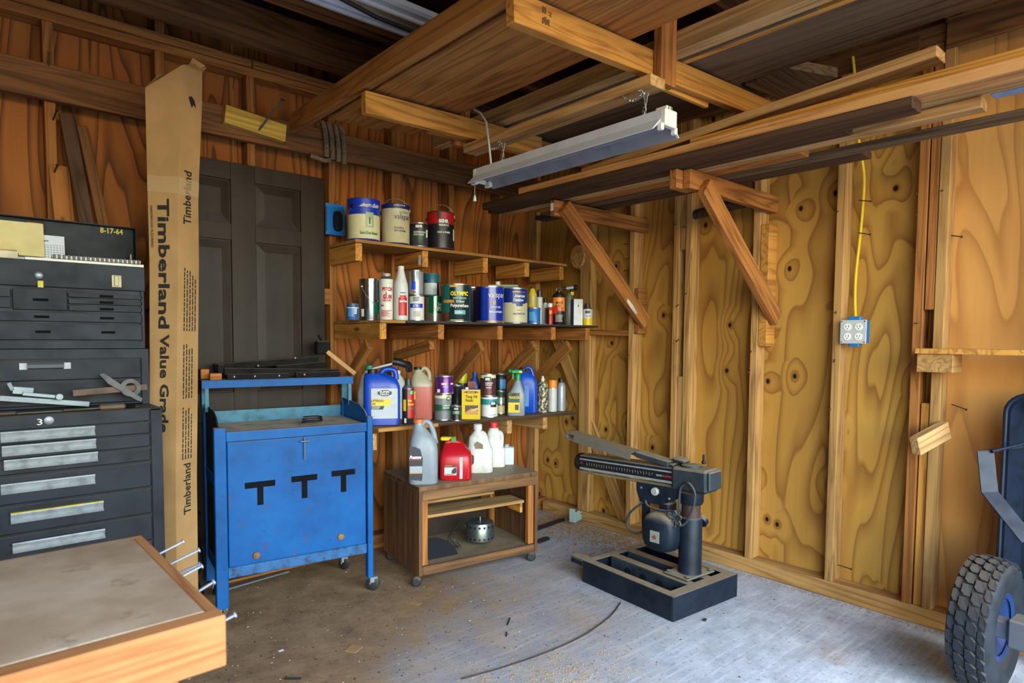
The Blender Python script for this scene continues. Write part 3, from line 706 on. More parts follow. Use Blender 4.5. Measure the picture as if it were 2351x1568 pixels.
# upper machinist chest with open lid
uc = thing('machinist_chest', 'charcoal machinist chest with raised lid and small drawers, topmost of the stack', 'tool chest', (X0c + .015, Y2 + .003, zt_ + Hm))
zb = zt_ + Hm; Wu = at(331, 700, 1, Y2).x - (X0c + .015); zu = lambda px, py: at(px, py, 1, Y2).z - zb; xu = lambda px, py=700: at(px, py, 1, Y2).x - (X0c + .015)
Hu = zu(331, 614)
MB().box(0, Wu, .006, .28, .001, Hu - .002, .004).build('case', TC, uc)
MB().box(Wu - .010, Wu, -.002, .008, .012, Hu - .05).box(0, .01, -.002, .008, .012, Hu - .05).box(0, Wu, -.004, .008, .002, zu(325, 784), .001).build('face_frame', TC, uc)
MB().box(-.004, Wu + .004, -.006, .004, zu(325, 669), Hu, .002).build('front_flap', TC, uc)
def drw(xa, xb, ya, yb, knobs, th=0.0):
    d = MB().box(xu(xa), xu(xb), -.002, .01, zu(200, yb) + .002, zu(200, ya) - .002, .002).build('drawer', TC, uc)
    for kx in knobs:
        kz = (zu(200, ya) + zu(200, yb)) / 2; x = xu(kx)
        MB().box(x - .021, x + .021, -.008, -.001, kz - .004, kz + .004, .001).build('pull', TCD, d)
zoff = 0
drw(-120, 26, 670, 690, ()); drw(-120, 26, 691, 713, ())
drw(29, 155, 668, 716, (94,)); 
for ya, yb in ((672, 685), (686, 700), (701, 716)): drw(157, 327, ya, yb, (245,))
drw(-120, 327, 718, 741, (95, 245)); drw(-120, 327, 743, 782, (97, 247))
MB().lathe([(.013, 0), (.013, .003), (.008, .006)], 16, M=Matrix.Translation((xu(91), -.006, zu(91, 632))) @ Matrix.Rotation(PI / 2, 4, 'X')).build('lock', CHR, uc, True)
MB().box(xu(257), xu(280), -.010, -.006, zu(268, 660), zu(268, 632), .001).box(xu(263), xu(273), -.015, -.009, zu(268, 657), zu(268, 634), .001).build('latch', plain('aged_nickel', (128, 118, 92), 0.4, 0.6), uc)
quad('tape_tag', YEP, uc, xu(88), xu(101), zu(95, 660), zu(95, 645), -.0068)
LY = 3.0; lx = lambda px, py: at(px, py, 1, LY).x - (X0c + .015); lz = lambda px, py: at(px, py, 1, LY).z - zb
lid = MB().box(-.004, lx(308, 540), LY - Y2 - .003, LY - Y2 + .004, Hu - .03, lz(308, 525), .001).box(lx(308, 540) - .004, lx(308, 540), LY - Y2 - .045, LY - Y2, Hu - .03, lz(308, 527), .001).box(-.004, lx(308, 540), LY - Y2 - .03, LY - Y2, lz(308, 526) - .003, lz(308, 525), .001).build('lid', TC, uc)
lettering('8-17-64', YEP, lid, lx(282, 530) - lx(230, 530), lz(250, 524) - lz(250, 537), M=Matrix.Translation((lx(256, 530), LY - Y2 - .0035, (lz(256, 523) + lz(256, 538)) / 2)), bold=.02)
quad('maker_plate', plain('copper_plate', (118, 62, 34), 0.4, 0.6), lid, lx(63, 518), lx(95, 518), lz(80, 525), lz(80, 511), LY - Y2 - .004)
MB().box(lx(293, 598), lx(297, 598), LY - Y2 - .05, LY - Y2 - .03, Hu - .03, lz(293, 586), .001).build('lid_stay', plain('aged_nickel', (128, 118, 92), 0.4, 0.6), uc)
# papers and books kept in the open top
PAP = plain('white_paper', (222, 222, 214), 0.8, var=0.04); CREAM = plain('cream_folder', (208, 192, 138), 0.8, var=0.06); OLDP = plain('yellowed_paper', (202, 190, 160), 0.8, var=0.1)
INK = plain('print_ink', (30, 30, 34), 0.7, var=0.0)
ztop = zb + Hu - .0015
def paper(name, label, px0, px1, py, Y, w, h, mat, rz=0.0, dz=0.0):
    a, b = at(px0, py, 1, Y).x, at(px1, py, 1, Y).x
    o = MB().box(-(b - a) / 2, (b - a) / 2, -w / 2, w / 2, 0, h, .0008).build(name, mat); o.location = ((a + b) / 2, Y, ztop + dz); o.rotation_euler = (0, 0, rz)
    tag(o, label, 'paper', 'papers on the tool chest'); return o
o = MB().box(0, .20, 0, .004, 0, .125, .001).build('file_folder', CREAM); o.location = (at(-60, 560, 1, 2.93).x, 2.93, ztop + .034); o.rotation_euler = (-.12, 0, 0); tag(o, 'cream file folder leaning in the raised chest lid', 'folder')
cc = MB().box(0, at(148, 560, 1, 2.96).x - at(20, 560, 1, 2.96).x, 0, .001, 0, at(100, 533, 1, 2.96).z - ztop - .02).build('chord_chart', plain('bluish_paper', (206, 212, 222), 0.8, var=0.03)); cc.location = (at(20, 560, 1, 2.96).x, 2.955, ztop + .01); cc.rotation_euler = (-.05, 0, 0)
tag(cc, 'white printed chart sheet propped against the chest lid', 'paper')
cw = at(148, 560, 1, 2.96).x - at(20, 560, 1, 2.96).x; ch_ = at(100, 533, 1, 2.96).z - ztop - .02
lettering('Capo Chart', INK, cc, .062, .0105, M=Matrix.Translation((cw * .52, -.0004, ch_ - .022)), bold=.02)
gm_ = MB()
for i in range(7): gm_.box(cw * .30, cw * .97, -.0016, -.001, ch_ - .036 - i * .009, ch_ - .0355 - i * .009)
for i in range(13): gm_.box(cw * (.30 + .0558 * i), cw * (.30 + .0558 * i) + .0005, -.0016, -.001, ch_ - .0905, ch_ - .0355)
g_ = gm_.build('table_grid', INK, cc); g_['kind'] = 'stuff'
paper('paper_stack', 'pile of yellowed papers at the open end of the chest top', -40, 36, 590, 2.83, .17, .028, OLDP, .02)
paper('envelope', 'tan envelope on the pile of yellowed papers', -30, 40, 575, 2.84, .12, .006, plain('tan_envelope', (186, 150, 92), 0.8), -.12, .030)
paper('booklet', 'white booklet lying under the spiral notebook', 56, 322, 603, 2.80, .13, .012, PAP, -.03)
nb = paper('spiral_notebook', 'cream notebook with blue comb binding lying on the chest', 118, 315, 592, 2.80, .15, .012, CREAM, -.06, .013)
cb = MB(); L_ = at(315, 592, 1, 2.8).x - at(118, 592, 1, 2.8).x
for i in range(19): cb.box(-L_ / 2 + L_ * (i + .2) / 19, -L_ / 2 + L_ * (i + .75) / 19, -.080, -.072, -.001, .014, .001)
cbo = cb.build('comb_binding', plain('navy_plastic', (30, 44, 96), 0.4), nb); cbo['kind'] = 'stuff'
# hand tools on the cabinet ledge
STEEL = plain('dull_steel', (86, 82, 78), 0.5, 0.4, var=0.2); RUST = plain('rusted_steel', (92, 72, 60), 0.6, 0.5, var=0.25)
GALV2 = plain('galvanised_sheet', (128, 138, 144), 0.45, 0.4, var=0.12)
zl_ = zt_ + .001
def led(px, py, Y=2.62): p = at(px, py, 1, Y); return Vector((p.x, Y, zl_))
cs = thing('combination_square', 'grey steel combination square with round protractor head on the cabinet ledge', 'square', led(285, 925, 2.665) + Vector((0, 0, .062)))
cs.rotation_euler = (PI / 2 - .25, 0, 0)
MB().box(-.155, .075, -.011, .011, .004, .007, .0005, M=Matrix.Rotation(.05, 4, 'Z')).build('rule', RUST, cs)
MB().prism([(-.075, .055), (-.06, .058), (.055, -.04), (.05, -.052), (.035, -.045), (-.05, .02)], .0, .016, 'XY').build('head', STEEL, cs)
MB().lathe([(.018, .002), (.033, .002), (.033, .014), (.018, .014), (.018, .002)], 20, (.02, .002), cap=False).build('protractor_ring', STEEL, cs, True)
sr = thing('drawer_slide', 'pair of bent galvanised drawer slides lying across the cabinet ledge', 'drawer slide', led(95, 935, 2.66))
cs_ = sr
def strip(a, b, w, h, nm, mt, par, up=(0, 0, 1)): return board(nm, a, b, w, h, mt, par, up=up, bev=.001)
strip((-.11, 0, .050), (.14, .03, .012), .018, .010, 'channel', GALV2, sr); strip((-.05, -.006, .062), (.05, .0, .045), .012, .012, 'channel', GALV2, sr)
strip((-.075, -.004, .075), (-.02, -.004, .068), .024, .003, 'tab', GALV2, sr); strip((-.085, -.004, .100), (-.075, -.004, .074), .012, .003, 'tab', GALV2, sr)
MB().lathe([(.010, -.004), (.012, 0), (.010, .004)], 12, M=Matrix.Translation((.05, -.012, .046)) @ Matrix.Rotation(PI / 2, 4, 'X')).build('roller', GALV2, sr, True)
rl = MB().box(-.17, .17, -.013, .013, 0, .002, .0004).build('steel_rule', RUST); rl.location = led(190, 940, 2.615); rl.rotation_euler = (0, 0, .06); tag(rl, 'rust-brown steel rule lying flat on the cabinet ledge', 'ruler')
kn = thing('wood_rasp', 'dark worn file with steel blade at the front of the cabinet ledge', 'file', led(20, 945, 2.572), .03)
MB().box(-.06, .02, -.009, .009, 0, .014, .004).build('grip', plain('dark_handle', (48, 36, 30), 0.6), kn); MB().box(.02, .14, -.006, .006, .003, .007, .001).build('blade', STEEL, kn)
ch2 = thing('wood_chisel', 'chisel with weathered wooden grip on the cabinet ledge', 'chisel', led(250, 938, 2.575), .0)
MB().box(-.03, .05, -.01, .01, 0, .018, .005).build('grip', plain('worn_wood_grip', (92, 70, 54), 0.6), ch2); MB().box(.05, .08, -.008, .008, .002, .013, .003).build('ferrule', TCD, ch2); MB().box(-.13, -.03, -.007, .007, .005, .009, .001).build('blade', STEEL, ch2)

# ------------------------------------------------------------------ tall cardboard carton
CARD = NT('corrugated_cardboard'); _v = CARD.objvec((1, 1, 1)); _n = CARD.noise(_v, 4.0, 4.0, .6)
_w = CARD.t.nodes.new('ShaderNodeTexWave'); _w.wave_type = 'BANDS'; _w.bands_direction = 'Z'; _w.inputs['Scale'].default_value = 40.0; CARD.l(_v, _w.inputs['Vector'])
_c = CARD.ramp(_n, [(0.3, lin((150, 116, 72))), (0.7, lin((176, 138, 92)))]); CARD.bump(_w.outputs['Fac'], .12, .001)
CARD = CARD.out(_c, 0.8, 0, 0.2)
ct = thing('cardboard_carton', 'tall tan flooring carton with black lettering standing beside the tool cabinet', 'carton', (0.64, 2.80, 0.0))
def csec(z, dx, spread):
    C = Vector((0.012 + dx, -.06, z)); Rr = Vector((.105 + dx * .9, .005, z)); Lp = Vector((max(-.073 + dx, -.088) - spread, .012, z)); Bk = Vector((.025 + dx, .085, z))
    return [C, Rr, Bk, Lp]
secs = [csec(0.002, -.03, 0), csec(.65, -.024, 0), csec(1.53, .003, .0), csec(1.80, .006, .004), csec(2.02, .020, .018), csec(2.18, .030, .028), csec(2.27, .034, .03)]
secs[-1][3].z = 2.19; secs[-1][0].z = 2.285; secs[-1][1].z = 2.30; secs[-1][2].z = 2.25
vs = [v for s in secs for v in s]; fs = []
for j in range(len(secs) - 1):
    for i in range(4): fs.append((j * 4 + i, j * 4 + (i + 1) % 4, j * 4 + 4 + (i + 1) % 4, j * 4 + 4 + i))
fs.append((3, 2, 1, 0))
me = bpy.data.meshes.new('carton_body'); me.from_pydata([tuple(v) for v in vs], [], fs); cbod = link('carton_body', me, CARD, ct)
_s = cbod.modifiers.new('thickness', 'SOLIDIFY'); _s.thickness = .004; _s.offset = -1
# torn top flaps
T = secs[-1]
pymesh('flap', [T[0] + Vector((0, 0, 0)), T[1], T[1] + Vector((.014, -.01, .018)), T[1] + Vector((-.01, .03, .04)), T[0] + Vector((.02, .02, .012))], [(0, 1, 2, 3, 4)], CARD, ct)
pymesh('flap', [T[1], T[2], T[2] + Vector((.02, -.03, .045)), T[1] + Vector((-.03, .02, .055)), T[1] + Vector((.012, .0, .03))], [(0, 1, 2, 3, 4)], CARD, ct)
pymesh('flap', [T[3], T[2], T[2] + Vector((-.01, -.045, .03)), T[3] + Vector((.04, -.03, .05))], [(0, 1, 2, 3)], CARD, ct)
BLK = plain('black_print', (28, 24, 22), 0.75, var=0.0)
def facemap(za, zb2, side):
    """frame on the carton's left or right face between heights; returns f(u 0..1 across, z) -> point"""
    def g(u, z):
        for j in range(len(secs) - 1):
            z0, z1 = secs[j][0].z, secs[j + 1][0].z
            if z0 <= z <= z1 or j == len(secs) - 2:
                t = (z - z0) / (z1 - z0); break
        C = secs[j][0].lerp(secs[j + 1][0], t); O = secs[j][1 if side > 0 else 3].lerp(secs[j + 1][1 if side > 0 else 3], t)
        n = (Vector((O.y - C.y, -(O.x - C.x), 0)) * side).normalized()
        p = C.lerp(O, u) + n * .0016; p.z = z; return p
    return g
def carton_text(s, side, u0, u1, z0, z1, bold=0.02, up=True):
    """vertical lettering; on the right face it reads upwards, on the left face downwards"""
    g = facemap(0, 0, side); v_, f_, ar = text_geo(s, bold); P = []
    for x, y in v_:
        zz_ = z0 + (x + .5) * (z1 - z0) if up else z1 - (x + .5) * (z1 - z0)
        q = y + .5
        if side > 0: u = (u1 - (u1 - u0) * q) if up else (u0 + (u1 - u0) * q)
        else: u = (u0 + (u1 - u0) * (q)) if up else (u1 - (u1 - u0) * q)
        P.append(g(u, zz_))
    return pymesh('lettering', P, f_, BLK, ct)
Zc = lambda py: at(430, py, 1, 2.76).z
carton_text('Timberland', 1, .25, .62, Zc(515), Zc(392))
carton_text('Timberland', -1, .28, .68, Zc(755), Zc(462), .03, up=False)
carton_text('Value Grade', -1, .28, .62, Zc(990), Zc(768), .03, up=False)
carton_text('HARDWOOD FLOORING', -1, .84, .92, Zc(572), Zc(478), up=False)
carton_text('Timberland', 1, .35, .68, Zc(1182), Zc(1065))
for z0_, z1_, n_ in ((Zc(760), Zc(615), 5), (Zc(915), Zc(790), 4), (Zc(1055), Zc(935), 4)):
    g = facemap(0, 0, 1); m = MB(); k = 0
    for i in range(n_):
        z = z0_
        while z < z1_ - .01 * i:
            L_ = rnd.uniform(.008, .03); u = .28 + .13 * i
            m.add([g(u, z), g(u + .045, z), g(u + .045, min(z + L_, z1_)), g(u, min(z + L_, z1_))], [(0, 1, 2, 3)]); z += L_ + .004
    o = m.build('fine_print', BLK, ct); o['kind'] = 'stuff'
g = facemap(0, 0, 1)
pymesh('grip_hole_mark', [g(.30, Zc(222)), g(.45, Zc(217)), g(.60, Zc(224)), g(.70, Zc(240)), g(.55, Zc(235)), g(.48, Zc(243)), g(.40, Zc(234))], [tuple(range(7))], BLK, ct)
TAPE = NT('clear_tape'); TAPE.b.inputs['Alpha'].default_value = 0.35; TAPE = TAPE.out(lin((214, 186, 140)), 0.2, 0, 0.6)
for side in (1, -1):
    g = facemap(0, 0, side)
    pymesh('tape', [g(0, Zc(450)), g(1, Zc(446)), g(1, Zc(410)), g(0, Zc(412))], [(0, 1, 2, 3)], TAPE, ct)

# ------------------------------------------------------------------ blue steel cabinet
def blue_mat():
    t = NT('blue_steel_paint'); v = t.objvec((1, 1, 1)); n = t.noise(v, 5.0, 6.0, .65); s_ = t.noise(v, 38.0, 3.0, .6)
    col = t.ramp(n, [(0.25, lin((2, 56, 104))), (0.5, lin((3, 78, 142))), (0.75, lin((6, 92, 158)))])
    col = t.cmix(t.math('MULTIPLY', t.ramp(s_, [(0.66, (0, 0, 0)), (0.74, (1, 1, 1))]), .55), col, lin((36, 44, 52)))
    sep = t.t.nodes.new('ShaderNodeSeparateXYZ'); t.l(v, sep.inputs[0])
    chip = t.ramp(t.noise(v, 17.0, 5.0, .7), [(0.60, (0, 0, 0)), (0.66, (1, 1, 1))])
    col = t.cmix(t.math('MULTIPLY', chip, 0.35), col, lin((84, 56, 42)))
    u = t.math('MULTIPLY', t.math('SUBTRACT', t.up(), 0.5, True), 2.0, True)
    col = t.cmix(t.math('MULTIPLY', u, .9), col, DUST)
    return t.out(col, 0.5, 0.0, 0.22)
BLU = blue_mat()
TEAL = plain('faded_blue_steel', (44, 104, 128), 0.5, 0.05, var=0.2, dust=.6, scale=20)
PERF = plain('black_perforated', (22, 24, 26), 0.55, var=0.3)
bc = thing('steel_cabinet', 'bright blue steel cabinet on casters with three black T letters', 'cabinet', (0.835, 2.789, 0.0), -.139)
Wb, Db, Zt, Zb = .62, .395, .825, .24
def leg(x0, x1, y0, y1, zt2): return MB().box(x0, x1, y0, y1, .068, zt2, .003).build('leg', BLU, bc)
leg(-.048, 0, -.012, .03, Zt + .02); leg(Wb, Wb + .028, -.008, .03, Zt + .03); leg(-.04, 0, Db - .03, Db, Zt + .07); leg(Wb, Wb + .03, Db - .03, Db, Zt + .07)
fp = MB().box(.004, Wb - .006, .0, .012, Zb, Zt - .045, .003).build('front_panel', BLU, bc)
MB().box(0, Wb, -.004, .02, Zt - .043, Zt, .003).build('top_lip', BLU, bc)
MB().box(0, Wb, .004, .03, Zb - .05, Zb - .001, .003).build('bottom_rail', plain('rusty_blue_rail', (30, 86, 138), 0.5, 0.1, var=0.35, scale=24), bc)
MB().box(0, Wb, .02, Db - .01, Zt - .02, Zt - .006).build('worktop', plain('dusty_worktop', (188, 168, 144), 0.85, var=0.2), bc)
for x in (-.03, Wb + .008):
    s_ = 'left' if x < 0 else 'right'
    sm = MB().prism([(.0, Zb), (Db, Zb), (Db, Zt + .09), (.12, Zt + .075), (.05, Zt + .05), (.0, Zt + .005)], x, x + .006, 'YZ').build('side_panel', BLU if x > 0 else PERF, bc)
    MB().box(x - .002, x + .012, .03, Db - .02, .57, .62, .002).build('side_rail', BLU, bc); MB().box(x - .002, x + .012, .03, Db - .02, .19, .24, .002).build('side_rail', BLU, bc)
MB().box(0, Wb, Db - .006, Db, Zb, Zt + .05).build('back_panel', TEAL, bc)
MB().box(.0, Wb, .02, Db - .01, Zb - .03, Zb - .02).build('floor_pan', TEAL, bc)
rz_ = 1.03
rs_ = MB().box(-.055, Wb + .028, .27, Db + .01, rz_ - .004, rz_, .001).box(-.055, Wb + .028, .27, .275, rz_ - .036, rz_ - .004).build('riser_shelf', BLU, bc)
for x in (-.042, Wb + .005): MB().box(x, x + .016, .276, .288, Zt + .06, rz_ - .005).build('riser_post', TEAL, bc); MB().box(x, x + .03, Db - .014, Db - .002, Zt + .04, rz_ - .005).build('riser_post', TEAL, bc)
for (cx, top, w) in ((.135, .600, .125), (.325, .605, .115), (.505, .610, .112)):
    MB().box(cx - w / 2, cx + w / 2, -.0022, -.0008, top - .026, top).box(cx - .0125, cx + .0125, -.0022, -.0008, top - .104, top - .0255).build('letter', plain('black_tape', (16, 18, 22), 0.8, var=0.1, spec=0.1), fp)
hd = MB().tube([(.325, -.006, Zt - .06), (.325, -.02, Zt - .062)], .005, 8).tube([(.305, -.018, Zt - .063), (.345, -.018, Zt - .063)], .004, 8).tube([(.325, -.012, Zt - .045), (.325, -.014, Zt - .145)], .0035, 8).build('latch_handle', CHR, fp, True)
for x, z in ((.115, .275), (.49, .295)):
    MB().lathe([(.017, 0), (.015, .008), (.004, .012)], 12, M=Matrix.Translation((x, .0, z)) @ Matrix.Rotation(PI / 2, 4, 'X')).build('hinge_stub', plain('rust_spot', (128, 96, 66), 0.7, .2, var=.3), fp, True)
def caster(par, x, y, r, w=.022, mat=None, turn=0.0, top=.07):
    c = MB().lathe([(r * .82, -w / 2), (r, -w * .3), (r, w * .3), (r * .82, w / 2)], 18, M=Matrix.Translation((x, y, r)) @ Matrix.Rotation(turn, 4, 'Z') @ Matrix.Rotation(PI / 2, 4, 'Y')).build('caster', mat or plain('caster_rubber', (34, 34, 36), 0.6, dust=.5), par, True)
    MB().box(x - w * .8, x + w * .8, y - r * .5, y + r * .5, r * 1.25, top, .002).box(x - w * .8, x - w * .6, y - .008, y + .008, r, r * 1.3).box(x + w * .6, x + w * .8, y - .008, y + .008, r, r * 1.3).build('caster_fork', GALV2, c)
caster(bc, Wb + .03, .01, .034, .024, turn=.9); caster(bc, -.02, .02, .034, turn=.2); caster(bc, Wb, Db - .04, .034, turn=.4); caster(bc, .0, Db - .04, .034)
# things on the blue cabinet
BLKW = plain('black_painted_wood', (20, 19, 19), 0.7, var=.3, dust=.35, spec=.15)
ORW = wood('orange_offcut', (178, 112, 58), (132, 74, 34), 0.2)
def W2(u, w, z):   # cabinet-local to world
    c, s = math.cos(-.139), math.sin(-.139); return Vector((0.835 + c * u - s * w, 2.789 + s * u + c * w, z))
fs_ = thing('folded_sawhorse', 'black folded trestle of bolted bars lying on the blue cabinet riser', 'trestle', W2(.28, .335, rz_ + .001), -.139)
board('bar', (-.24, -.045, .038), (.30, -.03, .020), .034, .035, BLKW, fs_); board('bar', (-.27, .02, .055), (.22, .05, .085), .034, .035, BLKW, fs_)
board('bar', (-.23, -.06, .013), (.05, -.06, .013), .026, .03, BLKW, fs_); board('bar', (.0, -.01, .045), (.26, .05, .060), .03, .03, BLKW, fs_); board('end_bar', (-.25, -.05, .05), (-.24, .05, .05), .04, .03, BLKW, fs_)
board('bar', (.08, -.055, .014), (.30, -.055, .014), .027, .03, BLKW, fs_)
for x, y, z in ((-.2, -.076, .014), (-.11, -.076, .014), (0, -.076, .014), (.12, -.072, .016), (.1, .02, .095), (-.08, .0, .06)): MB().lathe([(.006, 0), (.006, .003), (.003, .006)], 8, M=Matrix.Translation((x, y, z)) @ Matrix.Rotation(PI / 2, 4, 'X')).build('bolt', CHR, fs_)
tag(board('wood_offcut', W2(-.02, .29, rz_ + .0165), W2(.03, .29, rz_ + .0165), .03, .04, ORW), 'orange wood offcut with sawn end at the corner of the riser', 'offcut', 'offcuts on the riser')
tag(board('wood_offcut', W2(.34, .39, rz_ + .0165), W2(.52, .39, rz_ + .0165), .03, .03, ORW), 'orange wood offcut lying under the black trestle bars', 'offcut', 'offcuts on the riser')
tag(board('wood_offcut', W2(-.05, .365, rz_ + .026), W2(-.014, .365, rz_ + .026), .045, .06, ORW), 'small pale block between the carton and the trestle', 'offcut', 'offcuts on the riser')
sk = thing('wooden_mallet', 'pale stick with dark head leaning at the end of the riser', 'mallet', W2(.645, .31, rz_ + .012))
board('shaft', (.015, -.03, .0), (-.10, .05, .115), .022, .018, PINE_P, sk); MB().box(-.15, -.08, .055, .10, .10, .17, .006).build('head', BLKW, sk); MB().tube([(-.12, .075, .17), (-.135, .075, .20)], .006, 6).build('peg', BLKW, sk)
cl = thing('cord_coil', 'small black cord coil lying on the dusty worktop', 'cord', W2(.40, .13, Zt - .002), .2)
MB().tube([(.055 * math.cos(a) * (1 - .01 * a), .03 * math.sin(a) * (1 - .01 * a), .004 + .0018 * a) for a in [i * .35 for i in range(45)]], .0035, 6).build('coil', plain('black_rubber', (20, 20, 22), 0.5), cl, True)
MB().tube([(-.08, -.02, .003), (-.02, -.025, .003)], .002, 6).tube([(-.082, -.02, .003), (-.08, -.02, .003)], .005, 8).build('plug_pin', CHR, cl)
# ------------------------------------------------------------------ corner shelves on the back wall
SHF = wood('particle_shelf', (170, 122, 66), (128, 88, 44), 0.0, tint=.05)
DKS = wood('dark_shelf', (58, 54, 54), (36, 32, 32), 0.0, tint=.05, dust=.4)
BRS = wood('brown_shelf', (74, 54, 38), (46, 32, 22), 0.0, dust=.5)
sh1 = thing('corner_shelf', 'upper particleboard shelf on five short blocks holding large paint cans', 'shelf', (1.42, 3.235, 1.60))
def L1(x, y, z): return Vector((x, y, z)) - Vector((1.42, 3.235, 1.60))
board('shelf_board', L1(1.513, 3.082, 1.718), L1(3.045, 3.082, 1.718), 0.016, 0.305, SHF, sh1)
for i, x in enumerate((1.56, 1.96, 2.385, 2.72, 3.03)):
    z = 1.7095
    b = board('support_block', L1(x - .019, 2.945, z - .046), L1(x - .019, 3.235, z - .046), .089, .038, PINE_Y, sh1)
    if i == 1: MB().box(L1(1.9212, 0, 0).x, L1(1.9218, 0, 0).x, L1(0, 2.96, 0).y, L1(0, 2.985, 0).y, L1(0, 0, 1.63).z, L1(0, 0, 1.685).z).build('barcode_sticker', plain('sticker_white', (225, 226, 222), 0.5), sh1)
sh2 = thing('corner_shelf', 'middle deep shelf with dark top crowded with cans, on braced arms', 'shelf', (1.32, 3.235, 1.0))
def L2_(x, y, z): return Vector((x, y, z)) - Vector((1.32, 3.235, 1.0))
MB().box(*[v for p in zip(L2_(1.537, 2.725, 1.303), L2_(1.68, 3.232, 1.317)) for v in p], .002).build('shelf_board', SHF, sh2)
MB().box(*[v for p in zip(L2_(1.681, 2.718, 1.305), L2_(3.125, 3.232, 1.317)) for v in p], .002).build('shelf_board', DKS, sh2)
for x in (1.577, 1.92, 2.325, 2.75, 3.06):
    board('shelf_arm', L2_(x - .019, 2.735, 1.262), L2_(x - .019, 3.23, 1.262), .078, .038, PINE_O if x > 1.6 else PINE_Y, sh2)
board('diagonal_brace', L2_(1.585, 2.93, 1.20), L2_(1.585, 3.20, 0.97), .06, .03, STUDB, sh2)
board('diagonal_brace', L2_(1.913, 2.84, 1.195), L2_(1.913, 3.2, 1.125), .055, .03, STUDB, sh2)
for x in (2.267, 2.692, 3.002):
    board('diagonal_brace', L2_(x, 2.86, 1.19), L2_(x, 3.20, 0.93), .07, .03, STUDB, sh2)
sh3 = thing('corner_shelf', 'lower dark brown shelf holding bottles and jugs above the brown cart', 'shelf', (1.56, 3.235, 0.6))
def L3(x, y, z): return Vector((x, y, z)) - Vector((1.56, 3.235, .6))
board('shelf_board', L3(1.567, 3.01, .765), L3(1.93, 3.01, .762), .02, .42, SHF, sh3)
board('shelf_board', L3(1.931, 3.015, .763), L3(3.01, 3.015, .748), .018, .43, BRS, sh3)
for x in (1.585, 2.50, 2.80):
    board('support_arm', L3(x - .019, 2.85, .700), L3(x - .019, 3.23, .700), .086, .038, PINE_P, sh3)
def s1z(x): return 1.7265
def s2z(x): return 1.3175
def s3z(x): return (.7755 if x < 1.93 else .7728 - (x - 1.931) * .0139) + .0005

# ------------------------------------------------------------------ item builders
def CM(c, rough=0.35, metal=0.0, var=0.06): return plain('paint_%02x%02x%02x_%d_%d' % (c[0], c[1], c[2], rough * 100, metal * 100), c, rough, metal, var, scale=20)
TIN = plain('tin_plate', (176, 178, 176), 0.28, 0.9, var=0.12, scale=25); SHINY = plain('shiny_tin', (206, 210, 208), 0.16, 1.0, var=0.06)
WHT = CM((226, 226, 220)); DK = CM((26, 28, 32)); NAVY = CM((22, 34, 104)); ROYAL = CM((18, 50, 168)); REDC = CM((176, 24, 30)); GRN = CM((28, 112, 74)); TEALC = CM((30, 120, 134))
CREAMC = CM((206, 200, 158)); BEIGE = CM((188, 178, 142)); GOLD = CM((188, 140, 50), .3, .5); YELC = CM((216, 186, 26)); SILV = CM((158, 162, 166), .3, .4); BLKP = CM((20, 20, 22), .4); PURP = CM((96, 40, 120)); ORG = CM((226, 130, 34)); BRN = CM((70, 36, 28))
def geo(pl, pr, pt, Y, zf):
    cx = (pl + pr) / 2; P = at(cx, (pt + 0), 1, Y); X = P.x; az = math.atan2(X, Y)
    w = at(pr, pt, 1, Y).x - at(pl, pt, 1, Y).x; r = w / 2 * math.cos(az); zb = zf(X) if callable(zf) else zf
    return X, r, zb, P.z - zb, math.atan2(-X, Y)
def item(name, label, cat, pl, pr, pt, Y, zf, group=None, turn=0.0):
    X, r, zb, h, rz = geo(pl, pr, pt, Y, zf)
    return thing(name, label, cat, (X, Y, zb), rz + turn, group), r, h
def can_body(t, r, h, bands, lidmat=TIN, n=28, rim=True):
    """bands: [(z fraction top, material)] from the bottom"""
    prof = [(r * .97, 0), (r * 1.0, .002), (r * 1.0, .005), (r * .985, .007)]; mats = [0, 0, 0]; ml = [lidmat]; z0 = 0
    for zf_, m in bands:
        if m not in ml: ml.append(m)
        k = ml.index(m); prof.append((r * .985, max(zf_ * h - .006, .008))); mats.append(k)
    prof += [(r * 1.0, h - .005), (r * 1.0, h - .001), (r * .97, h)]; mats += [0, 0, 0]
    b = MB().lathe(prof, n, mats=mats).build('body', ml, t, True, 35)
    MB().lathe([(r * .93, h - .004), (r * .93, h + .0008), (r * .86, h + .0008), (r * .84, h - .003), (r * .2, h - .003)], n, cap=True).build('lid', lidmat, t, True, 35)
    return b
def bail(t, r, h, up=True, z=None, lift=1.0, mat=None, ang=PI / 2, knobs=True):
    z = z if z is not None else h * .82; R = r * 1.03
    a = Vector((math.cos(ang - PI / 2), math.sin(ang - PI / 2), 0)); b = Vector((-a.y, a.x, 0)); P = []
    for i in range(13):
        s = -1 + 2 * i / 12; c = math.cos(s * PI / 2)
        if up: P.append(a * (R * math.sin(s * PI / 2)) + Vector((0, 0, z + c * r * 1.25 * lift)))
        else: P.append(a * (R * math.sin(s * PI / 2)) - b * (c * R * 1.03) + Vector((0, 0, z - c * h * .45)))
    o = MB().tube(P, .0016, 6).build('bail', mat or GALV, t, True)
    for s in (-1, 1):
        MB().lathe([(r * .13, 0), (r * .13, .004), (r * .06, .008)], 12, M=Matrix.Translation(a * (s * r * .97) + Vector((0, 0, z))) @ (a * s).to_track_quat('Z', 'Y').to_matrix().to_4x4()).build('bail_ear', BLKP if knobs else TIN, t, True)
def txt(t, s, r, w, z, mat, phi=0.0, h=None, bold=0.0, sh=0.0): return lettering(s, mat, t, w, h, bold, cyl=r, z=z, phi=phi, shear=sh)
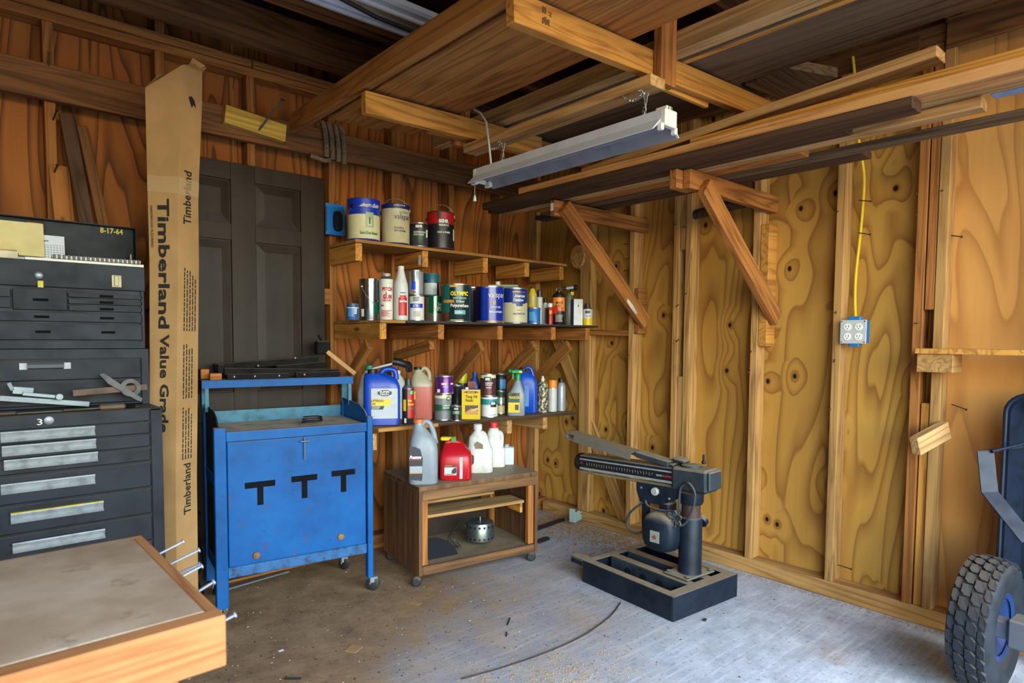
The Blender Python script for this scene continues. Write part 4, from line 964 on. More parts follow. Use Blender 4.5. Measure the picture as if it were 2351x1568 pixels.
def revolve(t, name, mat, r, h, prof, n=24, mats=None, ang=35):
    return MB().lathe([(a * r, b * h) for a, b in prof], n, mats=mats).build(name, mat, t, True, ang)
GC = 'paint cans on the corner shelves'; GB = 'bottles and sprays on the corner shelves'
# ---- upper shelf
t, r, h = item('paint_can', 'large cream paint can with royal blue band, beside the dark door', 'paint can', 797, 873, 461, 3.0, s1z, GC)
can_body(t, r, h, [(.64, CREAMC), (1, ROYAL)], CM((20, 46, 150), .4)); bail(t, r, h, False, h * .80, ang=-.75)
txt(t, 'American Tradition', r, r * 1.25, h * .83, WHT, .45, h * .10, .02, .3); txt(t, 'Semi-Gloss Enamel', r, r * 1.15, h * .17, GRN, .35, h * .075, .03)
patch(CM((150, 170, 130)), t, r, .12, .62, h * .30, h * .66); patch(CM((190, 190, 150)), t, r, .22, .50, h * .34, h * .50, .0012); patch(CM((60, 90, 60)), t, r, .30, .40, h * .38, h * .54, .0016)
MB().lathe([(.018, h), (.018, h + .008)], 14).build('lid_cap', WHT, t, True)
t, r, h = item('paint_can', 'large beige paint can with navy rim and raised wire bail', 'paint can', 875, 941, 473, 3.0, s1z, GC)
can_body(t, r, h, [(.91, BEIGE), (1, NAVY)], CM((26, 38, 96), .4)); bail(t, r, h, True, h * .80, .85)
txt(t, 'valspar', r, r * 1.25, h * .66, NAVY, .55, h * .18); txt(t, 'KITCHEN &\nBATH ENAMEL', r, r * .85, h * .36, NAVY, .35, h * .12, .01); txt(t, 'LIFETIME', r, r * .8, h * .955, WHT, .3, h * .035); txt(t, 'ULTRA', r, r * .7, h * .785, CM((120, 110, 70)), .6, h * .045)
t, r, h = item('paint_can', 'small black stain can between the beige and red-topped cans', 'paint can', 941, 983, 514, 2.98, s1z, GC)
can_body(t, r, h, [(.42, CM((52, 54, 58))), (.60, CM((22, 70, 52))), (.85, CM((44, 46, 50))), (1, DK)]); txt(t, 'BEHR', r, r * .75, h * .84, WHT, 0, h * .11, .05); txt(t, 'WATERPROOFING\nSTAIN & SEALER', r, r * 1.35, h * .55, WHT, .05, h * .17, .02); patch(WHT, t, r, .85, 1.15, h * .40, h * .72)
t, r, h = item('paint_can', 'large black paint can with red band and wire bail', 'paint can', 980, 1043, 490, 2.99, s1z, GC)
can_body(t, r, h, [(.07, REDC), (.70, DK), (1, REDC)], CM((40, 26, 24), .5)); bail(t, r, h, True, h * .82, .9)
patch(BRN, t, r, -.25, .05, h * .78, h * .99); patch(DK, t, r, -.10, .62, h * .58, h * .80, .001); txt(t, 'BEHR', r, r * .72, h * .735, WHT, .25, h * .10, .06); txt(t, 'PREMIUM PLUS', r, r * .75, h * .63, WHT, .25, h * .055, .02); txt(t, 'PAINT & PRIMER', r, r * .95, h * .44, WHT, .25, h * .05, .02); patch(WHT, t, r, 1.1, 1.35, h * .25, h * .55); patch(CM((60, 60, 64), .2, .7), t, r, -.75, -.55, h * .10, h * .55)
# ---- middle shelf
t, r, h = item('jar', 'small blue and white plastic tub by the stud', 'jar', 795, 824, 697, 2.92, s2z, GB)
MB().lathe([(r * .95, 0), (r, .003), (r, h * .8)], 20).build('body', CM((40, 84, 138)), t, True, 35); MB().lathe([(r * .85, h * .8), (r * .9, h * .82), (r * .9, h), (r * .3, h)], 20).build('lid', CM((44, 74, 110)), t, True, 35)
patch(WHT, t, r, -1.2, 1.2, h * .72, h * .76); patch(CM((66, 120, 170)), t, r, -.8, .2, h * .2, h * .7); fine_lines(t, r, .55, .3, h * .35, h * .7, 4, WHT)
t, r, h = item('paint_can', 'dented shiny bare metal can with drooping bail', 'paint can', 824, 876, 642, 2.985, s2z, GC)
can_body(t, r, h, [(1, SHINY)], SHINY); bail(t, r, h, False, h * .82, ang=PI / 2 + .7, knobs=False); patch(CM((26, 150, 120), .3, .4), t, r, .35, 1.2, h * .18, h * .45); patch(CM((110, 122, 132), .4, .2), t, r, .5, 1.2, h * .5, h * .98); patch(WHT, t, r, -.9, -.6, h * .1, h * .28)
t, r, h = item('solvent_can', 'white cone-top can with red lettering on the middle shelf', 'can', 871, 903, 628, 2.85, s2z, GB)
revolve(t, 'body', [CM((206, 204, 192)), TIN], r, h, [(.96, 0), (1, .015), (1, .86), (.97, .875), (.6, .94), (.6, .965)], mats=[1, 0, 0, 1, 1]); revolve(t, 'cap', CM((150, 150, 138), .4), r, h, [(.62, .945), (.64, .955), (.60, 1.0), (.2, 1.0)])
RT = CM((168, 40, 44)); txt(t, 'PITCH', r, r * 1.5, h * .66, RT, .15, h * .085, .06); txt(t, '&', r, r * .3, h * .575, RT, .0, h * .06, .05); txt(t, 'GUM', r, r * 1.3, h * .50, RT, .15, h * .10, .07); txt(t, 'remover', r, r * 1.2, h * .42, RT, .1, h * .05, .03); patch(RT, t, r, -.9, -.4, h * .30, h * .33); fine_lines(t, r, 0, .8, h * .08, h * .22, 6, RT)
t, r, h = item('plastic_bottle', 'white long-necked bottle with red label on the middle shelf', 'bottle', 904, 937, 611, 2.80, s2z, GB)
revolve(t, 'body', CM((196, 196, 192), .45), r, h, [(.9, 0), (1, .015), (1, .60), (.92, .68), (.58, .84), (.50, .90), (.44, .92)]); revolve(t, 'cap', CM((206, 204, 196), .5), r, h, [(.44, .915), (.44, .998), (.40, 1.0), (.2, 1.0)])
patch(REDC, t, r, -.35, .95, h * .09, h * .42); patch(REDC, t, r, -.15, .75, h * .42, h * .46); txt(t, 'Latex Primer', r, r * 1.1, h * .355, WHT, .35, h * .045, .03); fine_lines(t, r, .3, .4, h * .49, h * .52, 1, DK)
t, r, h = item('paint_can', 'white quart can with blue swoosh under a silver can', 'paint can', 938, 974, 679, 2.86, s2z, GC)
can_body(t, r, h, [(1, CM((208, 210, 208)))], TIN); patch(ROYAL, t, r, -.9, .9, h * .52, h * .68); txt(t, 'ULTRA', r, r * .7, h * .60, WHT, -.1, h * .10, .03); fine_lines(t, r, .05, .5, h * .76, h * .94, 3, CM((60, 70, 90))); patch(CM((180, 176, 160)), t, r, -.3, .5, h * .18, h * .40); zq = h
t, r, h2 = item('metal_can', 'bare silver can with blue strip stacked on the white quart can', 'can', 936, 972, 622, 2.86, s2z(0) + zq + .001, GC)
can_body(t, r, h2, [(1, SILV)], TIN); patch(CM((20, 60, 190)), t, r, -.55, .0, h2 * .22, h2 * .55); patch(SHINY, t, r, -.6, .05, h2 * .55, h2 * .98); txt(t, 'USA', r, r * .5, h2 * .13, REDC, -.2, h2 * .09, .05)
t, r, h = item('paint_can', 'silver and green quart can under a teal-topped can', 'paint can', 975, 1024, 681, 3.01, s2z, GC)
can_body(t, r, h, [(1, CM((168, 178, 170), .2, .8))], TIN); patch(CM((22, 118, 80), .2, .5), t, r, -.65, 1.0, h * .35, h * .99); patch(CM((150, 116, 96)), t, r, .25, 1.0, h * .02, h * .35); txt(t, 'Safe', r, r * .5, h * .70, WHT, .5, h * .13, .02); txt(t, 'IMPERV', r, r * 1.1, h * .52, WHT, .45, h * .17, .04); patch(SHINY, t, r, -.15, .05, h * .03, h * .97, .0011); zq = h
t, r, h2 = item('paint_can', 'white quart can with teal top stacked beside the silver cans', 'paint can', 972, 1009, 629, 3.01, s2z(0) + zq + .001, GC)
can_body(t, r, h2, [(.62, CM((186, 192, 196))), (1, CM((26, 92, 112)))], CM((36, 96, 112), .4)); patch(DK, t, r, .75, 1.2, h2 * .05, h2 * .6); patch(NAVY, t, r, -.9, -.55, h2 * .62, h2 * .70)
t, r, h = item('paint_can', 'black and teal polyurethane gallon with yellow brand lettering', 'paint can', 1013, 1083, 654, 2.83, s2z, GC)
can_body(t, r, h, [(1, CM((24, 42, 42), .2))], TIN); patch(CM((22, 96, 92)), t, r, -1.3, -.45, h * .25, h * .98); txt(t, 'OLYMPIC', r, r * 1.22, h * .745, CM((222, 196, 30)), .22, h * .115, .05); txt(t, 'INTERIOR', r, r * .9, h * .625, CM((150, 200, 190)), .25, h * .05, .02); txt(t, 'Oil Based', r, r * .55, h * .54, WHT, .25, h * .065, .01); txt(t, 'Polyurethane', r, r * 1.25, h * .42, WHT, .25, h * .12, .02)
patch(CM((60, 150, 160)), t, r, -.12, .62, h * .20, h * .31); txt(t, 'Satin Finish', r, r * .5, h * .255, WHT, .15, h * .05, .01); patch(CM((196, 150, 70)), t, r, -.45, .15, h * .91, h * .965); patch(CM((190, 130, 60)), t, r, -.95, -.15, h * .50, h * .58, .0011); patch(CM((96, 52, 34)), t, r, -1.1, -.5, h * .02, h * .25, .0011); fine_lines(t, r, .2, .6, h * .02, h * .07, 2, CM((190, 170, 130)))
t, r, h = item('paint_can', 'dark navy gallon half hidden behind the polyurethane can', 'paint can', 1050, 1112, 661, 3.03, s2z, GC)
can_body(t, r, h, [(1, CM((20, 26, 70)))], TIN)
t, r, h = item('paint_can', 'glossy blue gallon with gold base band and white lettering', 'paint can', 1091, 1158, 659, 2.82, s2z, GC)
can_body(t, r, h, [(.085, GOLD), (1, CM((18, 44, 150), .18))], TIN); patch(CM((14, 22, 60), .2), t, r, -1.4, -.62, h * .085, h * .98); txt(t, 'valspar', r, r * 1.3, h * .74, WHT, .55, h * .19, -.005); patch(CM((196, 130, 50)), t, r, .22, .42, h * .50, h * .61); txt(t, 'SIGNATURE', r, r * .75, h * .43, WHT, .42, h * .05, .01); txt(t, 'SEMI-GLOSS FINISH', r, r * .95, h * .30, WHT, .45, h * .05, .02); fine_lines(t, r, .2, .5, h * .935, h * .965, 1, CM((150, 160, 200)))
t, r, h = item('paint_can', 'beige gallon with navy top and shield badge at the middle shelf', 'paint can', 1150, 1212, 663, 2.83, s2z, GC)
can_body(t, r, h, [(.06, NAVY), (.62, BEIGE), (1, CM((22, 40, 116), .25))], TIN); patch(CM((20, 44, 120)), t, r, -.12, .92, h * .56, h * .88, .0012); patch(GOLD, t, r, -.15, .95, h * .88, h * .895, .0013); patch(CM((20, 44, 120)), t, r, .15, .65, h * .49, h * .56, .0012); txt(t, 'American\nTradition', r, r * .85, h * .72, WHT, .38, h * .20, .02, .25); txt(t, 'Satin Wall & Trim', r, r * .95, h * .28, NAVY, .4, h * .06, .02); txt(t, 'Interior', r, r * .4, h * .38, CM((80, 76, 60)), .4, h * .035)
t, r, h = item('solvent_tin', 'white rectangular tin with green edge behind the gallon cans', 'can', 1120, 1190, 655, 3.12, s2z, GB)
MB().loft([(0, 0, 0, r, .045, 8), (.004, 0, 0, r * 1.01, .046, 8), (h - .004, 0, 0, r * 1.01, .046, 8), (h, 0, 0, r * .97, .043, 8)], 32).build('body', CM((196, 200, 196), .3, .2), t, True, 40); MB().box(-r, r, -.0475, -.0465, h * .90, h * .97).build('edge_stripe', GRN, t); MB().lathe([(.016, h), (.016, h + .022), (.013, h + .024)], 14, (-r * .35, 0)).build('cap', WHT, t, True)
t, r, h = item('small_tin', 'squat bright blue tin under a yellow cone bottle', 'can', 1211, 1241, 707, 2.80, s2z, GC)
can_body(t, r, h, [(1, CM((22, 96, 176)))], TIN); patch(CM((70, 140, 190)), t, r, -.8, .1, h * .2, h * .75); zq = h
t, r, h2 = item('glue_bottle', 'yellow cone-topped bottle standing on the squat blue tin', 'bottle', 1212, 1233, 659, 2.80, s2z(0) + zq + .002, GB)
revolve(t, 'body', [CM((200, 172, 30)), CM((168, 150, 70))], r, h2, [(.95, 0), (1, .03), (1, .60), (.98, .62), (.45, .92)], mats=[1, 1, 0, 0]); revolve(t, 'cap', BLKP, r, h2, [(.45, .91), (.45, .99), (.3, 1.0)])
t, r, h = item('caulk_tube', 'slim white tube with dark cap behind the blue tin', 'tube', 1231, 1246, 666, 2.87, s2z, GB)
revolve(t, 'body', CM((190, 190, 184)), r, h, [(1, 0), (1, .78), (.8, .80)]); revolve(t, 'cap', CM((40, 40, 52)), r, h, [(.85, .80), (.85, .98), (.7, 1.0)])
t, r, h = item('spray_bottle', 'white bottle with black label and nozzle among the small bottles', 'bottle', 1245, 1259, 690, 2.87, s2z, GB)
revolve(t, 'body', CM((200, 200, 196)), r, h, [(1, 0), (1, .75), (.7, .88), (.5, .92)]); patch(BLKP, t, r, -.2, 1.2, h * .05, h * .7); revolve(t, 'cap', BLKP, r, h, [(.55, .91), (.6, 1.08), (.3, 1.1)])
t, r, h = item('plastic_bottle', 'small red bottle with white cap on the middle shelf', 'bottle', 1256, 1270, 696, 2.79, s2z, GB)
revolve(t, 'body', REDC, r, h, [(1, 0), (1, .74), (.75, .82)]); revolve(t, 'cap', WHT, r, h, [(.78, .81), (.78, .98), (.6, 1.0)]); patch(BLKP, t, r, -1.3, -.4, h * .05, h * .72); fine_lines(t, r, .3, .6, h * .48, h * .66, 3, YELC)
t, r, h = item('brake_fluid_bottle', 'black bottle with orange flame label and pull ring', 'bottle', 1268, 1298, 668, 2.78, s2z, GB)
revolve(t, 'body', CM((26, 28, 26), .3), r, h, [(.93, 0), (1, .02), (1, .82), (.85, .9), (.45, .95)]); revolve(t, 'cap', BLKP, r, h, [(.45, .94), (.45, 1.0), (.3, 1.0)])
patch(ORG, t, r, -1.1, 1.1, h * .40, h * .80); patch(CM((204, 52, 30)), t, r, -1.0, -.2, h * .32, h * .55, .001); txt(t, 'BRAKE\nFLUID', r, r * 1.1, h * .60, BLKP, .05, h * .16, .04, .2); txt(t, 'DOT3', r, r * 1.1, h * .45, REDC, .15, h * .12, .06); fine_lines(t, r, .2, .7, h * .08, h * .30, 6, CM((150, 150, 140)))
MB().tube([(.016 * math.cos(a), .004, h + .008 + .012 * math.sin(a)) for a in [i * PI / 6 for i in range(12)]], .0016, 5, True).build('pull_ring', GALV, t)
t, r, h = item('torch_cylinder', 'propane torch with white and black valve head and yellow tag', 'torch', 1297, 1317, 672, 2.84, s2z, GB)
revolve(t, 'cylinder', CM((118, 116, 100), .45, .3), r, h, [(.9, 0), (1, .02), (1, .85), (.6, .96), (.4, 1.0)]); MB().tube([(.012, 0, h), (.012, 0, h + .035)], .006, 8).build('stem', BLKP, t, True); MB().tube([(-.022, 0, h + .028), (.03, 0, h + .034)], .0, 10, rs=[.009, .010]).build('valve_body', CM((190, 194, 196)), t, True); MB().lathe([(.014, 0), (.017, .004), (.017, .02), (.013, .024)], 12, M=Matrix.Translation((.028, 0, h + .034)) @ Matrix.Rotation(PI / 2, 4, 'Y')).build('regulator_knob', BLKP, t, True); MB().lathe([(.010, 0), (.011, .02)], 10, M=Matrix.Translation((-.02, 0, h + .028)) @ Matrix.Rotation(-PI / 2, 4, 'Y')).build('burner_tip', BLKP, t, True); MB().box(.008, .03, -.012, -.002, h - .018, h + .006, .002).build('tag', YELC, t)
t, r, h = item('carton_box', 'slim white box with blue side panel and dark drop mark', 'box', 1314, 1336, 687, 2.77, s2z, GB, .35)
MB().box(-r, r, -r * .8, r * .8, 0, h, .001).build('body', CM((204, 206, 206)), t); MB().box(-r - .0006, -r, -r * .8, r * .8, 0, h).build('side_panel', CM((28, 70, 150)), t); poly('drop_mark', CM((30, 60, 80)), t, [(-.004, h * .72), (0, h * .68), (.004, h * .72), (.003, h * .76), (0, h * .82), (-.003, h * .76)], -r * .8 - .0008)
t, r, h = item('spray_can', 'short white and yellow spray can with dark cap at the shelf end', 'spray can', 1337, 1361, 697, 2.76, s2z, GB)
revolve(t, 'body', [TIN, YELC, CM((206, 208, 204))], r, h, [(.95, 0), (1, .01), (1, .34), (1, .74), (.98, .76), (.55, .82)], mats=[0, 1, 2, 0, 0]); revolve(t, 'cap', CM((54, 56, 52)), r, h, [(.55, .81), (.50, 1.0), (.3, 1.0)]); txt(t, 'starting', r, r * 1.0, h * .42, CM((60, 140, 190)), .2, h * .08, .03); patch(CM((60, 54, 40)), t, r, -.4, .5, h * .55, h * .66)
# ---- blister pack hanging on the stud
bp = thing('blister_pack', 'blue-backed blister pack with black gadget hanging beside the door', 'package', at(770, 503, 1, 3.2) + Vector((0, -.0, -.085)), 0)
MB().box(-.055, .055, 0, .003, 0, .165, .002).build('backing_card', CM((22, 110, 190), .3), bp); MB().loft([(.0, 0, 0, .028, .055, 3), (.012, 0, 0, .026, .052, 3), (.018, 0, 0, .02, .045, 3)], 20, M=Matrix.Translation((.012, -.001, .075)) @ Matrix.Rotation(PI / 2, 4, 'X')).build('blister', CM((30, 32, 36), .12), bp, True); MB().box(-.054, -.047, -.002, 0, .02, .15).build('print_strip', CM((30, 70, 120)), bp); MB().tube([(0, .04, .16), (0, -.005, .165), (.006, -.02, .18)], .0015, 5).build('hook', NAILM, bp)
# ---- lower shelf
def jug(t, mat, w, d, h, neck_x=-.3, neck_r=.018, e=4.0, shoulder=.62, handle=None, hr=.011, capm=None, caph=.024, hmat=None):
    """Rounded rectangular jug: body, loop handle, cap. w,d half sizes."""
    nx = neck_x * w
    MB().loft([(0, 0, 0, w * .9, d * .9, e), (h * .015, 0, 0, w, d, e), (h * shoulder, 0, 0, w, d, e), (h * (shoulder + .12), nx * .15, 0, w * .92, d * .93, e * .9), (h * (shoulder + .23), nx * .65, 0, w * .60, d * .66, 2.6), (h * .925, nx, 0, neck_r * 1.1, neck_r * 1.1, 2), (h * .935, nx, 0, neck_r, neck_r, 2), (h - caph * .4, nx, 0, neck_r, neck_r, 2)], 28).build('body', mat, t, True, 50)
    if handle: MB().tube(smooth_path([Vector(p) for p in handle], 5), hr, 10).build('handle', hmat or mat, t, True)
    if capm: MB().lathe([(neck_r * 1.18, h - caph), (neck_r * 1.22, h - caph * .9), (neck_r * 1.18, h - .002), (neck_r * .9, h)], 16, (nx, 0)).build('cap', capm, t, True, 35)
def front(t, d, x0, x1, z0, z1, mat, eps=.0012, name='label'): return quad(name, mat, t, x0, x1, z0, z1, -d - eps)
def ftxt(t, d, s, cx, cz, w, h, mat, bold=0.0, sh=0.0): return lettering(s, mat, t, w, h, bold, M=Matrix.Translation((cx, -d - .0018, cz)), shear=sh)
t, r, h = item('pump_sprayer', 'white jug sprayer with green cap and black trigger wand behind the blue jug', 'sprayer', 813, 905, 845, 3.06, s3z, GB)
MB().loft([(0, 0, 0, r * .8, .07, 3), (.01, 0, 0, r * .86, .075, 3), (h * .55, 0, 0, r * .84, .075, 3), (h * .85, -.02, 0, r * .45, .045, 2.4), (h * .95, -.025, 0, .022, .022, 2), (h, -.025, 0, .022, .022, 2)], 24).build('body', CM((196, 200, 190), .4), t, True, 50)
MB().lathe([(.025, h - .012), (.025, h + .014), (.02, h + .016)], 14, (-.025, 0)).build('cap', CM((20, 120, 90)), t, True)
MB().tube([(-.05, -.02, h * .88), (.0, -.025, h * 1.0), (.09, -.03, h * 1.08), (.12, -.03, h * 1.12)], .006, 8).build('wand', CM((196, 196, 190)), t, True)
MB().tube(smooth_path([Vector((.10, -.03, h * 1.13)), Vector((.13, -.03, h * 1.11)), Vector((.17, -.01, h * 1.06)), Vector((.185, .03, h * 1.05)), Vector((.19, .06, h * .95))], 4), .02, 10, rs=None).build('trigger_grip', BLKP, t, True)
t, r, h = item('plastic_jug', 'round white jug standing behind the blue coolant jug', 'jug', 880, 938, 850, 3.10, s3z, GB)
revolve(t, 'body', CM((190, 188, 176), .45), r, h, [(.92, 0), (1, .02), (1, .55), (.9, .68), (.55, .85), (.32, .92), (.32, .95)]); revolve(t, 'cap', WHT, r, h, [(.38, .93), (.38, 1.0), (.2, 1.0)])
t, r, h = item('coolant_jug', 'big royal blue coolant jug with silver label and yellow stripe', 'jug', 834, 919, 846, 2.92, s3z, GB)
w = r * .98; d = .062; BJ = CM((14, 62, 168), .3)
jug(t, BJ, w, d, h * .985, -.52, .021, 6.0, .70, [(-.01, 0, h * .80), (.0, 0, h * .93), (.02, 0, h * .985), (.045, 0, h * .985), (.068, 0, h * .95), (.075, 0, h * .80)], .014, BLKP, .03)
front(t, d, -w * .58, w * .86, h * .13, h * .66, CM((170, 178, 186))); poly('brand_badge', CM((26, 28, 32)), t, [(-.022, h * .56), (.0, h * .525), (.028, h * .525), (.05, h * .56), (.05, h * .60), (.028, h * .63), (.0, h * .63), (-.022, h * .60)], -d - .0016)
ftxt(t, d, 'SUPER\nTECH', .014, h * .578, .05, h * .075, WHT, .03); poly('stripe', YELC, t, [(-w * .58, h * .36), (w * .42, h * .36), (w * .55, h * .475), (-w * .58, h * .475)], -d - .0016); ftxt(t, d, 'EXTENDED\nLIFE', -.022, h * .415, .062, h * .09, BLKP, .02); poly('stripe', CM((26, 30, 36)), t, [(-w * .58, h * .29), (w * .05, h * .29), (w * .14, h * .352), (-w * .58, h * .352)], -d - .0016); ftxt(t, d, 'ANTIFREEZE\nCOOLANT', -.03, h * .32, .042, h * .045, WHT, .01); ftxt(t, d, 'CONCENTRATE', -.03, h * .462, .034, h * .018, BLKP)
t, r, h = item('spray_can', 'black and red engine degreaser spray can beside the blue coolant jug', 'spray can', 923, 951, 869, 2.845, s3z, GB)
revolve(t, 'body', [TIN, CM((34, 36, 36), .3)], r, h, [(.95, 0), (1, .01), (1, .78), (.98, .79), (.6, .86)], mats=[0, 1, 0, 0]); revolve(t, 'cap', CM((46, 48, 48)), r, h, [(.55, .85), (.50, 1.0), (.3, 1.0)]); patch(REDC, t, r, -.1, 1.2, h * .14, h * .76); patch(CM((20, 140, 90)), t, r, .2, 1.0, h * .66, h * .74, .001); txt(t, 'Engine\nDegreaser', r, r * 1.1, h * .48, YELC, .5, h * .16, .03); patch(YELC, t, r, -.9, -.35, h * .30, h * .55); patch(WHT, t, r, -.7, -.3, h * .04, h * .14); patch(CM((30, 120, 60)), t, r, -.1, 1.2, h * .345, h * .365, .0012); txt(t, 'C', r, r * .3, h * .70, WHT, .55, h * .06, .05)
t, r, h = item('fluid_jug', 'translucent jug of pink fluid with yellow and red label', 'jug', 942, 994, 843, 2.985, s3z, GB)
TR = NT('cloudy_plastic'); TR.b.inputs['Transmission Weight'].default_value = 0.35; TR.b.inputs['Alpha'].default_value = 1.0; TR = TR.out(lin((196, 186, 158)), 0.35, 0, 0.4)
w = r * .96; d = .055
MB().loft([(0, 0, 0, w * .9, d * .9, 4), (.006, 0, 0, w, d, 4), (h * .64, 0, 0, w, d, 4)], 28).build('fluid', CM((182, 100, 88), .3), t, True, 50)
MB().loft([(h * .641, 0, 0, w, d, 4), (h * .70, 0, 0, w * .99, d * .98, 3.6), (h * .84, -.012, 0, w * .7, d * .7, 2.6), (h * .93, -.02, 0, .02, .02, 2), (h * .97, -.02, 0, .02, .02, 2)], 28).build('body', TR, t, True, 50)
MB().tube(smooth_path([Vector((-.01, 0, h * .93)), Vector((.015, 0, h * .985)), Vector((.04, 0, h * .9)), Vector((.047, 0, h * .68))], 4), .012, 9).build('handle', TR, t, True); MB().lathe([(.023, h * .955), (.023, h * 1.0), (.018, h * 1.005)], 14, (-.02, 0)).build('cap', BLKP, t, True)
front(t, d, -w * .98, -w * .55, h * .1, h * .52, CM((120, 28, 26))); front(t, d, -w * .98, -w * .58, h * .40, h * .55, YELC, .0016)
t, r, h = item('paint_can', 'shiny purple can stacked on the grey and green stain can', 'paint can', 998, 1042, 862, 2.90, lambda x: s3z(x) + .1475, GC)
can_body(t, r, h, [(1, CM((86, 34, 112), .2, .3))], TIN); patch(CM((196, 60, 70)), t, r, -.35, .35, h * .50, h * .63); patch(WHT, t, r, -.25, .25, h * .52, h * .61, .0012); patch(WHT, t, r, .7, 1.1, h * .52, h * .61); patch(WHT, t, r, -.8, -.45, h * .1, h * .28); txt(t, 'Glidden', r, r * .55, h * .42, WHT, .1, h * .07); zpur = t.location.z
t, r, h = item('paint_can', 'grey and green stain can under the purple can', 'paint can', 997, 1037, 917.5, 2.90, s3z, GC)
h = zpur - t.location.z - .002; can_body(t, r, h, [(.42, CM((104, 108, 112))), (.66, CM((24, 84, 62))), (.90, CM((116, 120, 122))), (1, CREAMC)], TIN); txt(t, 'WATERPROOFING\nSTAIN & SEALER', r, r * .95, h * .54, WHT, .45, h * .15, .02); patch(BLKP, t, r, .45, .95, h * .78, h * .92); txt(t, 'BEHR', r, r * .35, h * .85, WHT, .7, h * .08, .04)
t, r, h = item('small_can', 'small black and white stain can on the lower shelf', 'paint can', 1036, 1059, 931, 2.825, s3z, GC)
can_body(t, r, h, [(.5, DK), (.7, CM((24, 84, 62))), (1, CM((46, 50, 54)))], TIN); txt(t, 'BEHR', r, r * .8, h * .82, WHT, 0, h * .1, .04); txt(t, 'WATERPROOF\nSTAIN & SEAL', r, r * 1.3, h * .58, WHT, 0, h * .14, .02)
t, r, h = item('metal_can', 'grey metal can standing behind the small stain can', 'can', 1037, 1063, 884, 3.02, s3z, GC)
can_body(t, r, h, [(.5, CM((60, 64, 74), .3, .5)), (1, CM((70, 76, 84), .2, .7))], TIN)
t, r, h = item('spray_can', 'spray can with bright yellow cap behind the oil tin', 'spray can', 1051, 1073, 857, 3.11, s3z, GB)
revolve(t, 'body', CM((60, 70, 90), .3), r, h, [(.95, 0), (1, .01), (1, .75), (.9, .8)]); revolve(t, 'cap', CM((204, 206, 30)), r, h, [(1.0, .76), (1.0, .97), (.9, 1.0), (.3, 1.0)])
t, r, h = item('oil_bottle', 'blue motor oil bottle behind the yellow oil tin', 'bottle', 1071, 1105, 855, 2.99, s3z, GB)
MB().loft([(0, 0, 0, r, .03, 4), (h * .62, 0, 0, r, .03, 4), (h * .82, .004, 0, r * .6, .024, 3), (h * .9, .006, 0, .014, .014, 2), (h * .93, .006, 0, .014, .014, 2)], 24).build('body', CM((22, 60, 140), .3), t, True, 50); MB().lathe([(.016, h * .91), (.016, h), (.01, h)], 14, (.006, 0)).build('cap', CM((24, 70, 150)), t, True); front(t, .03, -r * .8, r * .2, h * .60, h * .80, CM((120, 30, 40)))
t, r, h = item('oil_tin', 'yellow rectangular tung oil tin with picture panel', 'can', 1059, 1105, 894, 2.85, s3z, GC, -.1)
w = r * .92; d = .028; MB().box(-w, w, -d, d, 0, h, .002).build('body', [CM((212, 178, 24), .3)], t); MB().box(-w * 1.01, w * 1.01, -d * 1.03, d * 1.03, h - .003, h + .001).build('rim', TIN, t)
MB().lathe([(.010, h), (.010, h + .012), (.008, h + .013)], 12, (-w * .5, 0)).build('cap', WHT, t, True); ftxt(t, d, 'Tung Oil\nFinish', .004, h * .71, w * 1.25, h * .22, CM((60, 40, 20)), .02); front(t, d, -w * .5, w * .6, h * .885, h * .955, CM((30, 28, 24))); front(t, d, -w * .75, w * .85, h * .90, h * .94, CM((170, 50, 30)), .0008); ftxt(t, d, 'MINWAX', .003, h * .92, w * .85, h * .045, CM((230, 200, 60)), .02)
front(t, d, -w * .6, w * .8, h * .17, h * .48, CM((90, 66, 34))); poly('picture', CM((190, 140, 70)), t, [(-w * .6, h * .17), (w * .8, h * .17), (w * .8, h * .30), (w * .1, h * .38), (-w * .6, h * .24)], -d - .0016); poly('picture', CM((206, 180, 140)), t, [(-w * .1, h * .28), (w * .3, h * .36), (w * .8, h * .40), (w * .8, h * .34), (w * .3, h * .28)], -d - .0018); poly('picture', CM((70, 90, 110)), t, [(-w * .5, h * .44), (w * .7, h * .44), (w * .7, h * .47), (-w * .5, h * .47)], -d - .0018)
t, r, h = item('paint_can', 'white quart can with teal band under the maroon-labelled can', 'paint can', 1104, 1143, 909, 2.87, s3z, GC)
can_body(t, r, h, [(.66, CM((206, 208, 204))), (.93, CM((36, 130, 140))), (1, WHT)], TIN); patch(BLKP, t, r, .15, .95, h * .50, h * .76); txt(t, 'BEHR', r, r * .55, h * .68, WHT, .5, h * .12, .05); txt(t, 'Ultra Pure White', r, r * .9, h * .14, CM((90, 96, 100)), .45, h * .05); zq = t.location.z + h; xq = t.location.x
t, r, h2 = item('paint_can', 'dark stain can with maroon label stacked on the white quart', 'paint can', 1102, 1139, 858, 2.87, zq + .001, GC)
can_body(t, r, h2, [(.86, CM((60, 56, 50), .3, .2)), (1, CREAMC)], TIN); patch(CM((82, 26, 36)), t, r, -.5, .95, h2 * .05, h2 * .70); patch(BLKP, t, r, -.45, .35, h2 * .68, h2 * .88, .0012); txt(t, 'BEHR', r, r * .55, h2 * .78, WHT, -.05, h2 * .12, .05); txt(t, 'WATERPROOFING\nSTAIN & SEALER', r, r * .95, h2 * .56, WHT, .15, h2 * .15, .02); txt(t, 'ACRYLIC', r, r * .7, h2 * .40, WHT, .1, h2 * .06, .02)
t, r, h = item('small_can', 'small cream can low behind the white quart', 'paint can', 1139, 1160, 928, 2.95, s3z, GC)
can_body(t, r, h, [(1, CM((200, 186, 130)))], TIN); zq = t.location.z + h
